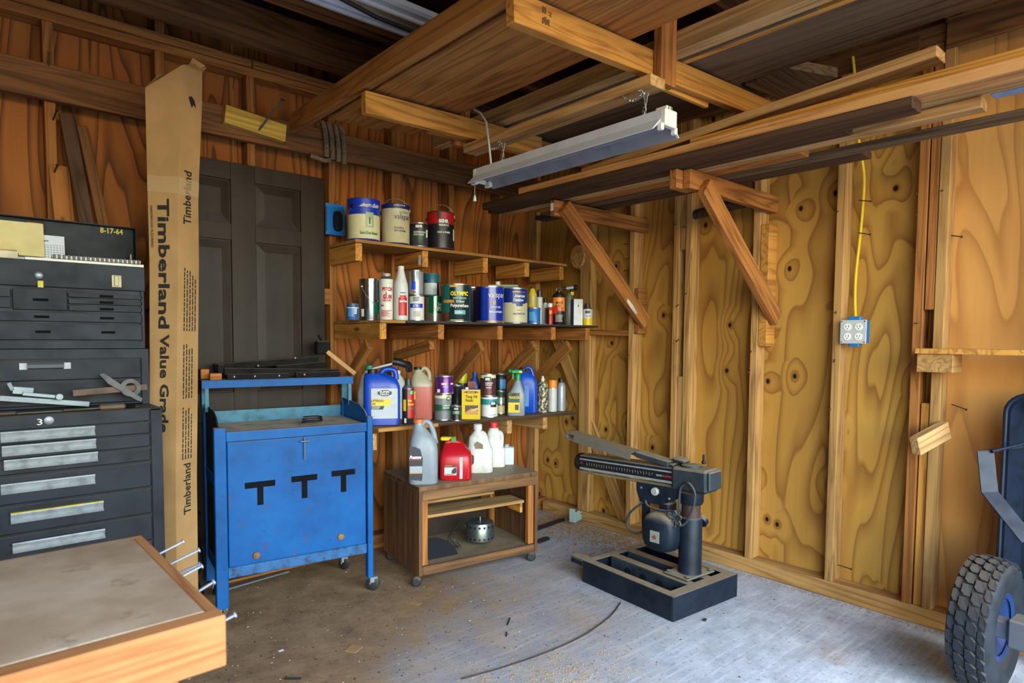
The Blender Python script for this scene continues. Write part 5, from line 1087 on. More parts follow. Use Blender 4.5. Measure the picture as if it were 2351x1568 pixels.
t, r, h2 = item('small_can', 'small green-white can stacked on the cream can', 'paint can', 1139, 1160, 897, 2.95, zq + .001, GC)
can_body(t, r, h2, [(.6, CM((150, 160, 140), .2, .4)), (1, CM((40, 60, 50)))], TIN)
t, r, h = item('paint_can', 'tall dark can with sky-blue label behind the small cans', 'paint can', 1135, 1164, 858, 3.05, s3z, GC)
can_body(t, r, h, [(.9, CM((34, 38, 44))), (1, CM((20, 30, 28)))], TIN); patch(CM((40, 130, 190)), t, r, -.1, .9, h * .62, h * .86)
sp = item('trigger_spray_bottle', 'grey spray bottle with green trigger head and weed-killer label', 'spray bottle', 1164, 1206, 858, 2.85, s3z, GB); t, r, h = sp
w = r * .98; d = .034
MB().loft([(0, 0, 0, w * .93, d * .9, 4), (.006, 0, 0, w, d, 4), (h * .50, .002, 0, w * .97, d, 4), (h * .66, .008, 0, w * .62, d * .8, 3), (h * .82, .010, 0, w * .34, d * .5, 2), (h * .88, .010, 0, .014, .014, 2)], 26).build('body', CM((128, 138, 140), .35), t, True, 50)
G2 = CM((20, 130, 70), .35); hd_ = MB().lathe([(.018, h * .84), (.018, h * .97), (.015, h)], 14, (.010, 0)).build('collar', G2, t, True); th_ = MB().box(-.03, .038, -.012, .012, h, h + .026, .006).lathe([(.010, 0), (.013, .002), (.013, .014), (.010, .016)], 12, M=Matrix.Translation((-.046, 0, h + .017)) @ Matrix.Rotation(PI / 2, 4, 'Y')).build('trigger_head', G2, t, True); MB().prism([(-.022, h), (-.012, h), (-.018, h - .03), (-.026, h - .035)], -.006, .006, 'XZ').build('trigger', G2, t); MB().box(.018, .036, -.0128, -.012, h + .006, h + .018).build('print_mark', YELC, t)
front(t, d, -w * .85, w * .40, h * .08, h * .32, YELC, .0014); front(t, d, -w * .85, w * .40, h * .32, h * .55, CM((24, 74, 40)), .0014); ftxt(t, d, 'TRIAZICIDE', -w * .2, h * .44, w * 1.2, h * .06, YELC, .03); poly('brand_badge', BLKP, t, [(-w * .5, h * .52), (-w * .2, h * .55), (w * .1, h * .52), (w * .1, h * .49), (-w * .2, h * .475), (-w * .5, h * .49)], -d - .0018); front(t, d, -w * .1, w * .3, h * .14, h * .27, CM((60, 40, 30)), .0018); front(t, d, w * -.05, w * .4, h * .49, h * .51, REDC, .0018)
t, r, h = item('plastic_jug', 'plain royal blue jug with loop handle behind the spray bottle', 'jug', 1186, 1234, 842, 2.93, s3z, GB)
w = r; d = .045; jug(t, CM((16, 70, 176), .3), w, d, h * .97, -.35, .018, 3.5, .66, [(-.02, 0, h * .93), (.0, 0, h * .985), (.022, 0, h * .96), (.036, 0, h * .84), (.045, 0, h * .68)], .012, BLKP, .02); front(t, d, -w * .2, w * .2, h * .15, h * .6, CM((60, 120, 190)))
t, r, h = item('spray_can', 'paint-crusted glittery spray can on the lower shelf', 'spray can', 1234, 1258, 874, 2.88, s3z, GB)
GLT = NT('crusted_paint'); _v = GLT.objvec((1, 1, 1)); _n = GLT.noise(_v, 60, 3, .6); GLT = GLT.out(GLT.ramp(_n, [(.45, lin((60, 56, 46))), (.55, lin((168, 156, 118))), (.62, lin((206, 200, 170)))]), .5, .2)
revolve(t, 'body', [GLT], r, h, [(.95, 0), (1, .01), (1, .88), (.9, .92), (.5, .99)]); revolve(t, 'nozzle', CM((206, 200, 180)), r, h, [(.35, .98), (.4, 1.04), (.25, 1.1), (.2, 1.15)])
t, r, h = item('spray_can', 'pale spray can with orange cap on the lower shelf', 'spray can', 1258, 1279, 872, 2.88, s3z, GB)
revolve(t, 'body', [TIN, CM((186, 188, 184))], r, h, [(.95, 0), (1, .01), (1, .74), (.97, .76)], mats=[0, 1, 0]); revolve(t, 'cap', ORG, r, h, [(.98, .755), (1, .77), (1, .98), (.92, 1.0), (.3, 1.0)])
t, r, h = item('oil_bottle', 'silver-grey oil bottle with black cap at the lower shelf end', 'bottle', 1278, 1299, 868, 2.88, s3z, GB)
revolve(t, 'body', CM((142, 148, 156), .3, .2), r, h, [(.92, 0), (1, .015), (1, .72), (.8, .82), (.62, .87)]); revolve(t, 'cap', BLKP, r, h, [(.64, .865), (.64, .985), (.5, 1.0)]); patch(REDC, t, r, -1.4, -.9, h * .5, h * .65)
# ------------------------------------------------------------------ brown cart and what is on it
LAM = NT('brown_woodgrain_laminate'); _v = LAM.objvec((1, 1, 1)); _g = LAM.noise(LAM.objvec((26.0, 26.0, 1.6)), 1.0, 4.0, .65)
_c = LAM.ramp(_g, [(.3, lin((62, 42, 28))), (.55, lin((104, 72, 46))), (.75, lin((128, 94, 62)))])
_u = LAM.math('MULTIPLY', LAM.math('SUBTRACT', LAM.up(), .5, True), 2.0, True); LAM = LAM.out(LAM.cmix(LAM.math('MULTIPLY', _u, .85), _c, DUST), .55, 0, .3)
CX, CY, CR = 1.669, 2.588, -.145
_t = NT('brown_laminate_rail'); _g = _t.noise(_t.objvec((1.6, 26.0, 26.0)), 1.0, 4.0, .65); LAMH = _t.out(_t.ramp(_g, [(.3, lin((66, 46, 30))), (.55, lin((110, 78, 48))), (.75, lin((138, 102, 66)))]), .6, 0, .25)
kc = thing('rolling_cart', 'brown woodgrain open cart on casters with jugs standing on top', 'cart', (CX, CY, 0), CR)
def KW(u, w, z):
    c, s = math.cos(CR), math.sin(CR); return Vector((CX + c * u - s * w, CY + s * u + c * w, z))
kW, kD, kT, kB = .713, .47, .499, .052
MB().box(0, kW, 0, kD, kT - .022, kT, .002).build('top', LAM, kc)
MB().box(0, .018, .002, kD, kB, kT - .0225, .001).build('side_panel', LAM, kc); MB().box(kW - .018, kW, .002, kD, kB, kT - .0225, .001).build('side_panel', LAM, kc)
MB().box(.0185, kW - .0185, .0, .02, kT - .07, kT - .0225, .002).build('apron', LAMH, kc)
MB().box(.0185, kW - .0185, .0, .022, kB, kB + .045, .006).build('bottom_rail', LAMH, kc)
MB().box(.0185, kW - .0185, .022, kD - .01, kB + .026, kB + .040).build('bottom_shelf', plain('dusty_board', (132, 112, 84), .85, var=.15), kc)
MB().box(.0185, kW - .0185, kD - .006, kD - .002, kB + .04, kT - .0225).build('back_panel', plain('dark_hardboard', (54, 38, 26), .7), kc)
for x in (.019, kW - .019 - .035): board('corner_post', (x + .0175, .03, kB + .046), (x + .0175, .03, kT - .071), .03, .035, PINE_O, kc, up=(0, 1, 0)); board('corner_post', (x + .0175, kD - .03, kB + .041), (x + .0175, kD - .03, kT - .03), .03, .035, PINE_O, kc, up=(0, 1, 0))
board('inner_shelf', (.05, .12, .332), (.652, .12, .332), .016, .15, PINE_P, kc)
board('cleat', (.0625, .06, .294), (.0625, .19, .294), .055, .016, PINE_Y, kc); board('cleat', (.643, .06, .294), (.643, .19, .294), .055, .016, PINE_Y, kc)
board('inner_shelf', (.05, .34, .338), (.60, .34, .338), .016, .12, PINE_P, kc); board('cleat', (.0625, .29, .301), (.0625, .4, .301), .055, .016, PINE_Y, kc); board('cleat', (.59, .29, .301), (.59, .4, .301), .055, .016, PINE_Y, kc)
for x, y in ((-.005, .02), (kW - .03, .02), (.03, kD - .03), (kW - .03, kD - .03)):
    c = MB().lathe([(.018, -.016), (.026, -.008), (.026, .008), (.018, .016)], 16, M=Matrix.Translation((x, y, .0262)) @ Matrix.Rotation(1.0, 4, 'Z') @ Matrix.Rotation(PI / 2, 4, 'Y')).build('caster', plain('caster_rubber', (34, 34, 36), .6, dust=.5), kc, True)
    MB().tube([(x, y, .03), (x, y, .0515)], .006, 8).build('caster_stem', GALV2, c)
mo = thing('electric_motor', 'round slotted metal blower motor standing inside the brown cart', 'motor', KW(.46, .20, kB + .0405))
mo.scale = (1.17, 1.17, 1.2)
MB().lathe([(.045, .012), (.062, .016), (.066, .020), (.066, .092), (.062, .100), (.03, .104)], 28).build('housing', CM((120, 130, 132), .25, .85), mo, True, 35)
MB().lathe([(.008, 0), (.016, .004), (.016, .0125)], 12).build('shaft_boss', CHR, mo, True); MB().tube([(.0, 0, .104), (0, 0, .122)], .004, 8).build('shaft', CHR, mo)
for i in range(18):
    a = i * 2 * PI / 18
    for z in (.030, .084): MB().box(-.005, .005, -.0005, .0005, -.005, .005, M=Matrix.Translation((.0662 * math.sin(a), -.0662 * math.cos(a), z)) @ Matrix.Rotation(a, 4, 'Z')).build('vent_slot', BLKP, mo)
for j in range(3):
    MB().tube(smooth_path([Vector((-.06, .02, .08)), Vector((-.10, .03, .085 + .01 * j)), Vector((-.15, .03, .07 - .01 * j)), Vector((-.17 + .02 * j, .02, .03)), Vector((-.14 + .01 * j, -.01, .006))], 4), .0022, 5).build('lead_wire', BLKP, mo, True)
o = MB(); n_ = 18
o.prism([(-.12, 0)] + [(-.12 + .24 * .5 * (1 - math.cos(PI * i / n_)), .10 * math.sin(PI * i / n_)) for i in range(1, n_)] + [(.12, 0)], 0, .006, 'XZ')
o = o.build('guard_cover', CM((30, 32, 36), .3)); o.location = KW(.14, .085, kB + .046); o.scale = (1, 1, 1.15); o.rotation_euler = (-.75, 0, CR); tag(o, 'black half-round metal guard leaning inside the brown cart', 'guard')
# jugs on top
def on_cart(name, label, cat, pl, pr, pt, w_off, turn=0.0):
    # base stands on the cart top at depth w_off behind its front edge
    cx = (pl + pr) / 2
    lo, hi = 2.3, 3.2
    for _ in range(40):
        Y = (lo + hi) / 2; X = at(cx, pt, 1, Y).x
        c, s = math.cos(CR), math.sin(CR); w = -s * (X - CX) + c * (Y - CY)
        if w < w_off: lo = Y
        else: hi = Y
    return item(name, label, cat, pl, pr, pt, Y, kT + .0008, 'jugs on the brown cart', turn) + (Y,)
t, r, h, Y = on_cart('antifreeze_jug', 'big grey jug with orange cap and dark label on the cart', 'jug', 937, 1006, 962, .085)
w = r * .98; d = .062; GJ = CM((132, 142, 150), .32)
MB().loft([(0, 0, 0, w * .9, d * .9, 3.5), (.008, 0, 0, w, d, 3.5), (h * .52, 0, 0, w, d, 3.5), (h * .68, .0, 0, w * .9, d * .92, 3), (h * .80, -.012, 0, w * .58, d * .7, 2.5), (h * .90, -.022, 0, .024, .024, 2), (h * .95, -.022, 0, .022, .022, 2)], 30).build('body', GJ, t, True, 55)
MB().tube(smooth_path([Vector((-.012, 0, h * .90)), Vector((.008, 0, h * .965)), Vector((.032, 0, h * .93)), Vector((.050, 0, h * .80)), Vector((.062, 0, h * .62))], 5), .014, 10).build('handle', GJ, t, True)
MB().lathe([(.027, h * .945), (.028, h * .95), (.026, h * .998), (.02, h)], 18, (-.022, 0)).build('cap', CM((224, 96, 26)), t, True, 35)
poly('label', CM((36, 40, 52), .3), t, [(-w * .92, h * .10), (-w * .1, h * .07), (-.004, h * .12), (-.002, h * .42), (-w * .2, h * .56), (-w * .55, h * .60), (-w * .92, h * .60)], -d - .0015); ftxt(t, d, 'Prestone', -w * .5, h * .44, w * .78, h * .055, WHT, .04, .1); front(t, d, -w * .9, -w * .1, h * .395, h * .405, REDC, .002); front(t, d, -w * .9, -w * .06, h * .20, h * .30, CM((150, 156, 168)), .002); front(t, d, -w * .9, -w * .06, h * .185, h * .20, CM((180, 130, 50)), .002)
t, r, h, Y = on_cart('gas_can', 'red plastic gas can with pale sight strip and picture label', 'gas can', 1008, 1084, 1016, .10)
w = r * .97; d = .075; RG = CM((176, 16, 30), .3)
MB().loft([(0, 0, 0, w * .93, d * .9, 5), (.008, 0, 0, w, d, 5), (h * .60, 0, 0, w, d, 5), (h * .74, .0, 0, w * .96, d * .9, 4), (h * .86, -.006, 0, w * .78, d * .55, 3), (h * .985, -.01, 0, w * .55, d * .28, 3), (h, -.01, 0, w * .5, d * .2, 3)], 30).build('body', RG, t, True, 45)
MB().tube(smooth_path([Vector((-w * .75, 0, h * .80)), Vector((-w * .5, 0, h * 1.0)), Vector((w * .1, 0, h * 1.02)), Vector((w * .55, 0, h * .88))], 5), .013, 9).build('handle', RG, t, True)
front(t, d, w * .25, w * .43, h * .06, h * .66, CM((176, 176, 178)), .0016, 'sight_strip'); front(t, d, -w * .68, w * .06, h * .16, h * .46, CM((176, 182, 190))); front(t, d, -w * .68, w * .06, h * .38, h * .47, CM((110, 40, 24)), .0018); front(t, d, -w * .62, -w * .22, h * .415, h * .435, CM((190, 110, 60)), .002); poly('picture', CM((30, 30, 34)), t, [(-w * .25, h * .22), (-w * .02, h * .20), (w * .05, h * .24), (w * .05, h * .36), (-w * .05, h * .37), (-w * .22, h * .30)], -d - .002); front(t, d, -w * .65, -w * .1, h * .17, h * .20, CM((190, 90, 40)), .002)
MB().tube([(-w * .45, .0, h * .86), (-w * .55, .01, h * 1.0), (-w * .62, .01, h * 1.06)], .018, 12).build('neck', BLKP, t, True)
sp_ = MB().box(-w * .95, -w * .35, -.012, .03, h * 1.06, h * 1.16, .006).box(-w * .45, w * .02, -.01, .022, h * 1.10, h * 1.16, .004).build('spout', YELC, t); MB().lathe([(.013, 0), (.013, .01)], 12, M=Matrix.Translation((-w * .12, -.012, h * 1.10)) @ Matrix.Rotation(PI / 2, 4, 'X')).build('spout_button', CM((20, 130, 60)), t, True)
t, r, h, Y = on_cart('plastic_jug', 'dirty white jug with hollowed handle and worn label beside the gas can', 'jug', 1071, 1133, 973, .165)
WJ = plain('dirty_white_plastic', (204, 204, 196), .45, var=.12, scale=14); w = r * .97; d = .05
MB().loft([(0, 0, 0, w * .92, d * .9, 3.5), (.006, 0, 0, w, d, 3.5), (h * .44, 0, 0, w, d, 3.5), (h * .58, -.004, 0, w * .85, d * .75, 3), (h * .74, -.010, 0, w * .68, d * .6, 2.8), (h * .86, -.012, 0, .020, .020, 2), (h * .90, -.012, 0, .018, .018, 2)], 28).build('body', WJ, t, True, 55)
MB().tube(smooth_path([Vector((.004, -.01, h * .83)), Vector((.026, -.012, h * .78)), Vector((.036, -.012, h * .62)), Vector((.038, -.012, h * .46))], 5), .012, 9).build('handle', WJ, t, True); MB().lathe([(.024, h * .885), (.024, h * .99), (.019, h)], 18, (-.012, 0)).build('cap', CM((196, 198, 200)), t, True, 35)
poly('label', CM((36, 28, 70)), t, [(-w * .98, h * .18), (-w * .6, h * .18), (-w * .45, h * .22), (-w * .45, h * .36), (-w * .6, h * .40), (-w * .98, h * .38)], -d - .0015); poly('label', CM((206, 160, 40)), t, [(-w * .98, h * .16), (-w * .55, h * .16), (-w * .42, h * .20), (-w * .42, h * .37), (-w * .58, h * .42), (-w * .98, h * .40)], -d - .0008); poly('grime_patch', CM((120, 108, 86), .8), t, [(-w * .35, h * .50), (-w * .05, h * .44), (w * .25, h * .50), (w * .22, h * .60), (-w * .2, h * .66), (-w * .4, h * .60)], -d * .86 - .001)
t, r, h, Y = on_cart('plastic_jug', 'white jug with red cap and square handle opening', 'jug', 1112, 1161, 969, .25)
w = r * .97; d = .045
MB().loft([(0, 0, 0, w * .92, d * .9, 4), (.006, 0, 0, w, d, 4), (h * .42, 0, 0, w, d, 4), (h * .47, -.006, 0, w * .74, d * .8, 3.5), (h * .78, -.008, 0, w * .62, d * .75, 3.2), (h * .86, -.008, 0, .026, .026, 2), (h * .89, -.008, 0, .020, .020, 2)], 28).build('body', WJ, t, True, 55)
MB().tube(smooth_path([Vector((.0, -.01, h * .79)), Vector((.034, -.012, h * .76)), Vector((.04, -.012, h * .60)), Vector((.036, -.012, h * .42))], 5), .011, 9).build('handle', WJ, t, True); MB().lathe([(.024, h * .875), (.024, h * .99), (.019, h)], 18, (-.008, 0)).build('cap', CM((196, 40, 48)), t, True, 35)
t, r, h, Y = on_cart('plastic_bottle', 'square pale blue-white bottle with small cap on the cart', 'bottle', 1154, 1181, 1019, .27)
w = r * .95; MB().loft([(0, 0, 0, w * .93, .03, 6), (.005, 0, 0, w, .033, 6), (h * .82, 0, 0, w, .033, 6), (h * .86, 0, 0, w * .9, .028, 5), (h * .88, -.012, 0, .014, .014, 2), (h * .93, -.012, 0, .013, .013, 2)], 24).build('body', CM((196, 208, 220), .4), t, True, 45); MB().lathe([(.016, h * .90), (.016, h * 1.0), (.01, h)], 14, (-.012, 0)).build('cap', CM((150, 150, 140)), t, True)

# ------------------------------------------------------------------ radial arm saw on the floor
NVY = plain('navy_steel_paint', (20, 30, 42), .45, 0, var=.25, dust=.95, scale=10, spec=.25)
NVG = plain('grey_steel_paint', (46, 54, 60), .5, 0, var=.25, dust=1.0, scale=10, spec=.25)
SX, SY, SR = 2.299, 1.548, -.075
sw = thing('radial_arm_saw', 'dusty navy radial arm saw without its table, standing on the floor', 'radial saw', (SX, SY, 0), SR)
sW, sD, sH = .475, .574, .112
def side(nm, a, b, c, d): return MB().box(a, b, c, d, .0, sH, .004).build(nm, NVY, sw)
side('base_side', 0, sW, 0, .006); side('base_side', 0, .006, .0065, sD); side('base_side', sW - .006, sW, .0065, sD); side('base_side', .0065, sW - .0065, sD - .006, sD)
def top(nm, a, b, c, d): return MB().box(a, b, c, d, sH - .004, sH + .001, .001).build(nm, NVG, sw)
top('base_rim', .0, sW, .0, .055); top('base_rim', .0, .045, .055, sD + .09); top('base_rim', sW - .05, sW, .055, sD); top('base_rim', .045, sW - .05, sD - .04, sD)
MB().box(.0, .08, sD + .0, sD + .09, sH - .035, sH - .004, .004).build('base_lug', NVY, sw)
for x in (.165, .29):
    cb = MB().box(x, x + .05, .055, sD - .04, sH - .004, sH + .001, .001).box(x, x + .004, .055, sD - .04, .02, sH - .004).build('cross_channel', NVG, sw)
    for k in range(4): MB().lathe([(.022, 0), (.022, .001)], 14, M=Matrix.Translation((x - .0012, .12 + k * .10, .06)) @ Matrix.Rotation(PI / 2, 4, 'Y')).build('lightening_hole', BLKP, cb)
# column
cx, cy = .285, .135
MB().box(cx - .10, cx + .11, cy - .065, cy + .075, sH + .0015, sH + .012, .004).build('column_foot', NVG, sw)
for dx, dy in ((-.08, -.05), (.09, -.05), (-.08, .06), (.09, .06)): MB().lathe([(.012, sH + .012), (.012, sH + .018), (.006, sH + .02)], 8, (cx + dx, cy + dy)).build('bolt', NVG, sw)
MB().lathe([(.056, sH + .0125), (.054, sH + .02), (.054, .385), (.050, .392), (.02, .392)], 28, (cx, cy)).build('column_base', NVY, sw, True, 35)
MB().lathe([(.044, .392), (.044, .505)], 24, (cx, cy)).build('column_tube', plain('rusty_tube', (74, 56, 52), .5, .4, var=.2), sw, True, 35)
MB().lathe([(.052, .455), (.058, .47), (.058, .51)], 24, (cx, cy)).build('column_collar', NVY, sw, True, 35)
MB().lathe([(.030, 0), (.030, .022), (.024, .026), (.012, .026)], 16, M=Matrix.Translation((cx + .05, cy - .02, .36)) @ Matrix.Rotation(PI / 2 - .5, 4, 'Y')).build('clamp_boss', NVY, sw, True, 35)
MB().prism([(.0, 0), (.03, .005), (.07, -.02), (.05, -.03), (.02, -.10), (.0, -.11)], .0, .012, 'XZ', M=Matrix.Translation((cx + .05, cy + .02, .36))).build('elevation_crank', NVG, sw)
# arm: runs back from the column; far end points away from the camera
AD = Vector((-.115, 1, -.03)).normalized()
ZA = .575
def arm_box(x0, x1, a0, a1, z0, z1, b=.003): return MB().box(a0, a1, x0, x1, z0, z1, b)
def armM():
    x = AD; z = Vector((0, 0, 1)); z = (z - x * z.dot(x)).normalized(); y = z.cross(x); M = Matrix((x, y, z)).transposed().to_4x4(); M.translation = (cx, cy, ZA); return M
AM = armM()    # local x along arm (away), y to the left, z up
def ab(nm, a0, a1, y0, y1, z0, z1, mat, b=.003, par=None): return MB().box(a0, a1, y0, y1, z0, z1, b, M=AM).build(nm, mat, par or sw)
ab('arm_head', -.11, .075, -.062, .062, -.055, .055, NVG, .012)
ab('rear_cover', -.125, -.111, -.055, .055, -.04, .048, NVG, .006)
MB().lathe([(.05, .055), (.048, .064), (.03, .066)], 24, M=AM).build('head_dome', NVG, sw, True, 35)
arm = ab('arm', .076, .66, -.045, .045, -.035, .045, NVY, .006)
for z0, z1, m in ((.020, .028, ALU), (-.032, -.020, ALU)): ab('scale_rail', .08, .655, .0453, .048, z0, z1, m, .0005, arm)
ab('scale_plate', .17, .65, .0452, .0466, -.018, .018, BLKP, .0002, arm)
ab('brand_plate', .077, .168, .0452, .0468, -.018, .018, BLKP, .0002, arm)
def arm_text(s, a0, a1, z, h, mat):
    v_, f_, ar = text_geo(s, .01); P = []
    for x, y in v_: P.append(AM @ Vector((a1 + (a0 - a1) * (x + .5), .0474, z + y * h)))
    pymesh('lettering', P, f_, mat, arm)
arm_text('SEARS /', .125, .166, .0, .010, CM((170, 174, 178))); arm_text('CRAFTSMAN', .079, .122, .0, .011, CM((206, 60, 40))); arm_text('10', .632, .648, .004, .016, CM((190, 40, 40)))
mt = MB()
for i in range(26): mt.box(.19 + i * .0165, .191 + i * .0165, .0466, .0472, -.004 - .004 * (i % 2), .008, M=AM)
o = mt.build('scale_ticks', CM((180, 182, 180)), arm); o['kind'] = 'stuff'
MB().tube([AM @ Vector((.09, .03, -.048)), AM @ Vector((.655, .03, -.048))], .008, 8).build('track_rod', plain('dusty_brass_rod', (150, 134, 96), .5, .4), sw, True)
MB().lathe([(.02, 0), (.046, .006), (.050, .02), (.046, .04), (.02, .048)], 20, M=AM @ Matrix.Translation((.655, 0, 0)) @ Matrix.Rotation(PI / 2, 4, 'Y')).build('crank_knob', BLKP, sw, True)
ab('arm_cap', .076, .10, -.04, .04, .0455, .062, NVG, .004)
# loose sheet-metal guard lying along the arm
gd = thing('saw_guard', 'grey dusty sheet-metal channel lying along the top of the saw arm', 'guard', (0, 0, 0))
def AW(a, y, z):
    p = AM @ Vector((a, y, z)); c, s = math.cos(SR), math.sin(SR); return Vector((SX + c * p.x - s * p.y, SY + s * p.x + c * p.y, p.z))
gp = at(1320, 1020, 1, AW(.72, 0, 0).y); 
g0, g1 = AW(.30, .03, .066), AW(.72, .045, .135)
gd.location = g0
d_ = (g1 - g0); x = d_.normalized(); z = Vector((0, 0, 1)); z = (z - x * z.dot(x)).normalized(); y = z.cross(x); GM = Matrix((x, y, z)).transposed().to_4x4(); Lg = d_.length
DG = plain('dusty_guard_steel', (112, 108, 98), .55, .3, var=.12, dust=.9)
MB().box(0, Lg, -.05, .05, .030, .033, .001, M=GM).build('top_plate', DG, gd); MB().box(0, Lg * .86, .047, .05, -.004, .030, M=GM).build('side_flange', DG, gd); MB().box(0, Lg, -.05, -.047, -.004, .030, M=GM).build('side_flange', DG, gd); MB().box(Lg * .97, Lg, -.05, .05, .0, .030, M=GM).build('end_flange', DG, gd); MB().box(Lg * .86, Lg, .045, .05, .0, .006, M=GM).build('side_strip', DG, gd)
MB().box(-.20, -.012, -.045, .028, .012, .040, .004, M=GM).build('dust_elbow', NVG, gd)
kb = MB().box(-.27, -.201, -.06, .0, .040, .062, .008, M=GM).build('bevel_lever', NVG, gd)
MB().lathe([(.008, 0), (.011, .006), (.008, .016), (.006, .018), (.006, .045)], 12, M=Matrix.Translation(AM @ Vector((-.02, -.075, .06)))).build('lock_pin', BLKP, sw, True)
# carriage and motor hanging under the arm
yk = MB().prism([(.03, -.045), (.27, -.045), (.27, -.085), (.25, -.14), (.14, -.14), (.06, -.11), (.03, -.085)], .050, .066, 'XZ', M=AM).build('carriage_plate', NVY, sw)
MB().prism([(.03, -.052), (.27, -.052), (.27, -.085), (.25, -.14), (.14, -.14), (.03, -.09)], -.062, -.05, 'XZ', M=AM).build('carriage_plate', NVY, sw)
MB().box(.05, .26, -.05, .05, -.07, -.052, M=AM).build('carriage_block', NVY, sw)
MB().lathe([(.018, 0), (.020, .004), (.020, .016), (.016, .02)], 18, M=AM @ Matrix.Translation((.155, .066, -.075)) @ Matrix.Rotation(-PI / 2, 4, 'X')).build('yoke_knob', CM((150, 154, 148), .4), sw, True)
for a_, z_ in ((.24, -.07), (.08, -.10)): MB().lathe([(.006, 0), (.006, .003)], 10, M=AM @ Matrix.Translation((a_, .066, z_)) @ Matrix.Rotation(-PI / 2, 4, 'X')).build('screw', GALV2, sw)
MC = AM @ Vector((.125, .035, -.265))
MO = Matrix.Translation(MC) @ Matrix.Rotation(math.radians(12), 4, 'Z') @ Matrix.Rotation(PI / 2, 4, 'X') @ Matrix.Rotation(-PI / 2, 4, 'Z')
def MX(p): return p
ml = MB().loft([(-.085, 0, 0, .076, .072, 3.2), (-.068, 0, 0, .092, .086, 3.2), (.02, 0, 0, .097, .090, 3.0), (.07, 0, 0, .090, .084, 3.0), (.088, 0, 0, .070, .066, 3.0)], 26, M=Matrix.Translation(MC) @ Matrix.Rotation(math.radians(8), 4, 'Z') @ Matrix.Rotation(-PI / 2, 4, 'Y') ).build('motor', NVY, sw, True, 50)
MF = Matrix.Translation(MC) @ Matrix.Rotation(math.radians(8), 4, 'Z')
# end with grille faces left (-x) towards the camera
MB().box(-.089, -.086, -.022, .030, -.045, .012, .003, M=MF).build('name_plate', CM((150, 154, 140), .4, .3), ml)
MB().lathe([(.010, 0), (.010, .003)], 12, M=MF @ Matrix.Translation((-.089, .003, -.018)) @ Matrix.Rotation(-PI / 2, 4, 'Y')).build('name_screw', CM((120, 70, 56)), ml)
for i in range(8): MB().box(-.088, -.085, -.045 + i * .0125, -.0405 + i * .0125, .020, .052, .001, M=MF).build('vent_slot', BLKP, ml); MB().box(-.088, -.085, -.045 + i * .0125, -.0405 + i * .0125, -.068, -.050, .001, M=MF).build('vent_slot', BLKP, ml)
MB().box(-.02, .06, -.03, .03, .08, .14, .01, M=MF).build('motor_neck', NVY, sw)
MB().prism([(.22, -.10), (.25, -.10), (.25, -.29), (.22, -.29)], .02, .05, 'XZ', M=AM).build('yoke_leg', NVY, sw)
RUB = plain('dusty_rubber_cord', (42, 48, 52), .55, var=.1, dust=.5)
def cord(nm, pts, r_=.006): return MB().tube(smooth_path([Vector(p) for p in pts], 5), r_, 8).build(nm, RUB, sw, True)
def AP(a, y, z): return AM @ Vector((a, y, z))
cord('power_cord', [AP(.0, .066, -.02), AP(-.03, .075, -.01), AP(-.06, .075, -.05), AP(-.05, .075, -.12), AP(-.01, .075, -.20), AP(.03, .085, -.21), AP(.02, .08, -.15), AP(.02, .07, -.05), AP(.0, .066, -.02)])
cord('power_cord', [AP(.22, .055, -.12), AP(.20, .075, -.15), AP(.12, .08, -.16), AP(.04, .085, -.15), AP(.01, .08, -.14)])
cord('power_cord', [AP(.23, .05, -.14), AP(.30, .07, -.20), AP(.33, .07, -.27), AP(.27, .08, -.30), AP(.22, .07, -.28)], .0055)
for k in range(6):
    a = k * PI / 3 + .3
    cord('cord_loop', [AP(.035, .085, -.185), AP(.035 + .028 * math.cos(a), .095, -.185 + .028 * math.sin(a)), AP(.035 + .04 * math.cos(a + .35), .098, -.185 + .04 * math.sin(a + .35)), AP(.035 + .022 * math.cos(a + .8), .092, -.185 + .022 * math.sin(a + .8)), AP(.035, .085, -.185)], .0055)
# cord trailing over the floor
fc = [at(1425, 1383, 2, .004), at(1400, 1415, 2, .004), at(1340, 1458, 2, .004), at(1260, 1495, 2, .004), at(1160, 1530, 2, .004), at(1060, 1558, 2, .004)]
tag(MB().tube(smooth_path(fc, 6), .0028, 6).build('thin_cable', plain('brown_wire', (50, 38, 28), .6), None, True), 'thin dark wire curving over the concrete in front of the saw', 'wire')

# ------------------------------------------------------------------ tipped yard cart with knobbly tyre
TYR = plain('tyre_rubber', (34, 39, 46), .6, var=.2, dust=.3, scale=14, spec=.25)
CBL = plain('navy_cart_steel', (18, 28, 44), .4, 0, var=.3, scale=16, spec=.3)
yc = thing('yard_cart', 'dark blue tipped yard cart with knobbly tyre leaning against the wall', 'cart', (2.71, 0.53, 0.0), 0)
R_, Wt = .236, .17
def TM(): return Matrix.Translation((0, 0, R_)) @ Matrix.Rotation(-.06, 4, 'Z') @ Matrix.Rotation(PI / 2, 4, 'X') @ Matrix.Scale(.78, 4, (0, 0, 1))
prof = [(.115, -.062), (.135, -.078), (.175, -.085), (.205, -.080), (.220, -.066), (.2255, -.03), (.2255, .03), (.220, .066), (.205, .080), (.175, .085), (.135, .078), (.115, .062)]
ty = MB().lathe(prof, 48, M=TM(), cap=False).build('tyre', TYR, yc, True, 40)
tr = MB()
nl = 30
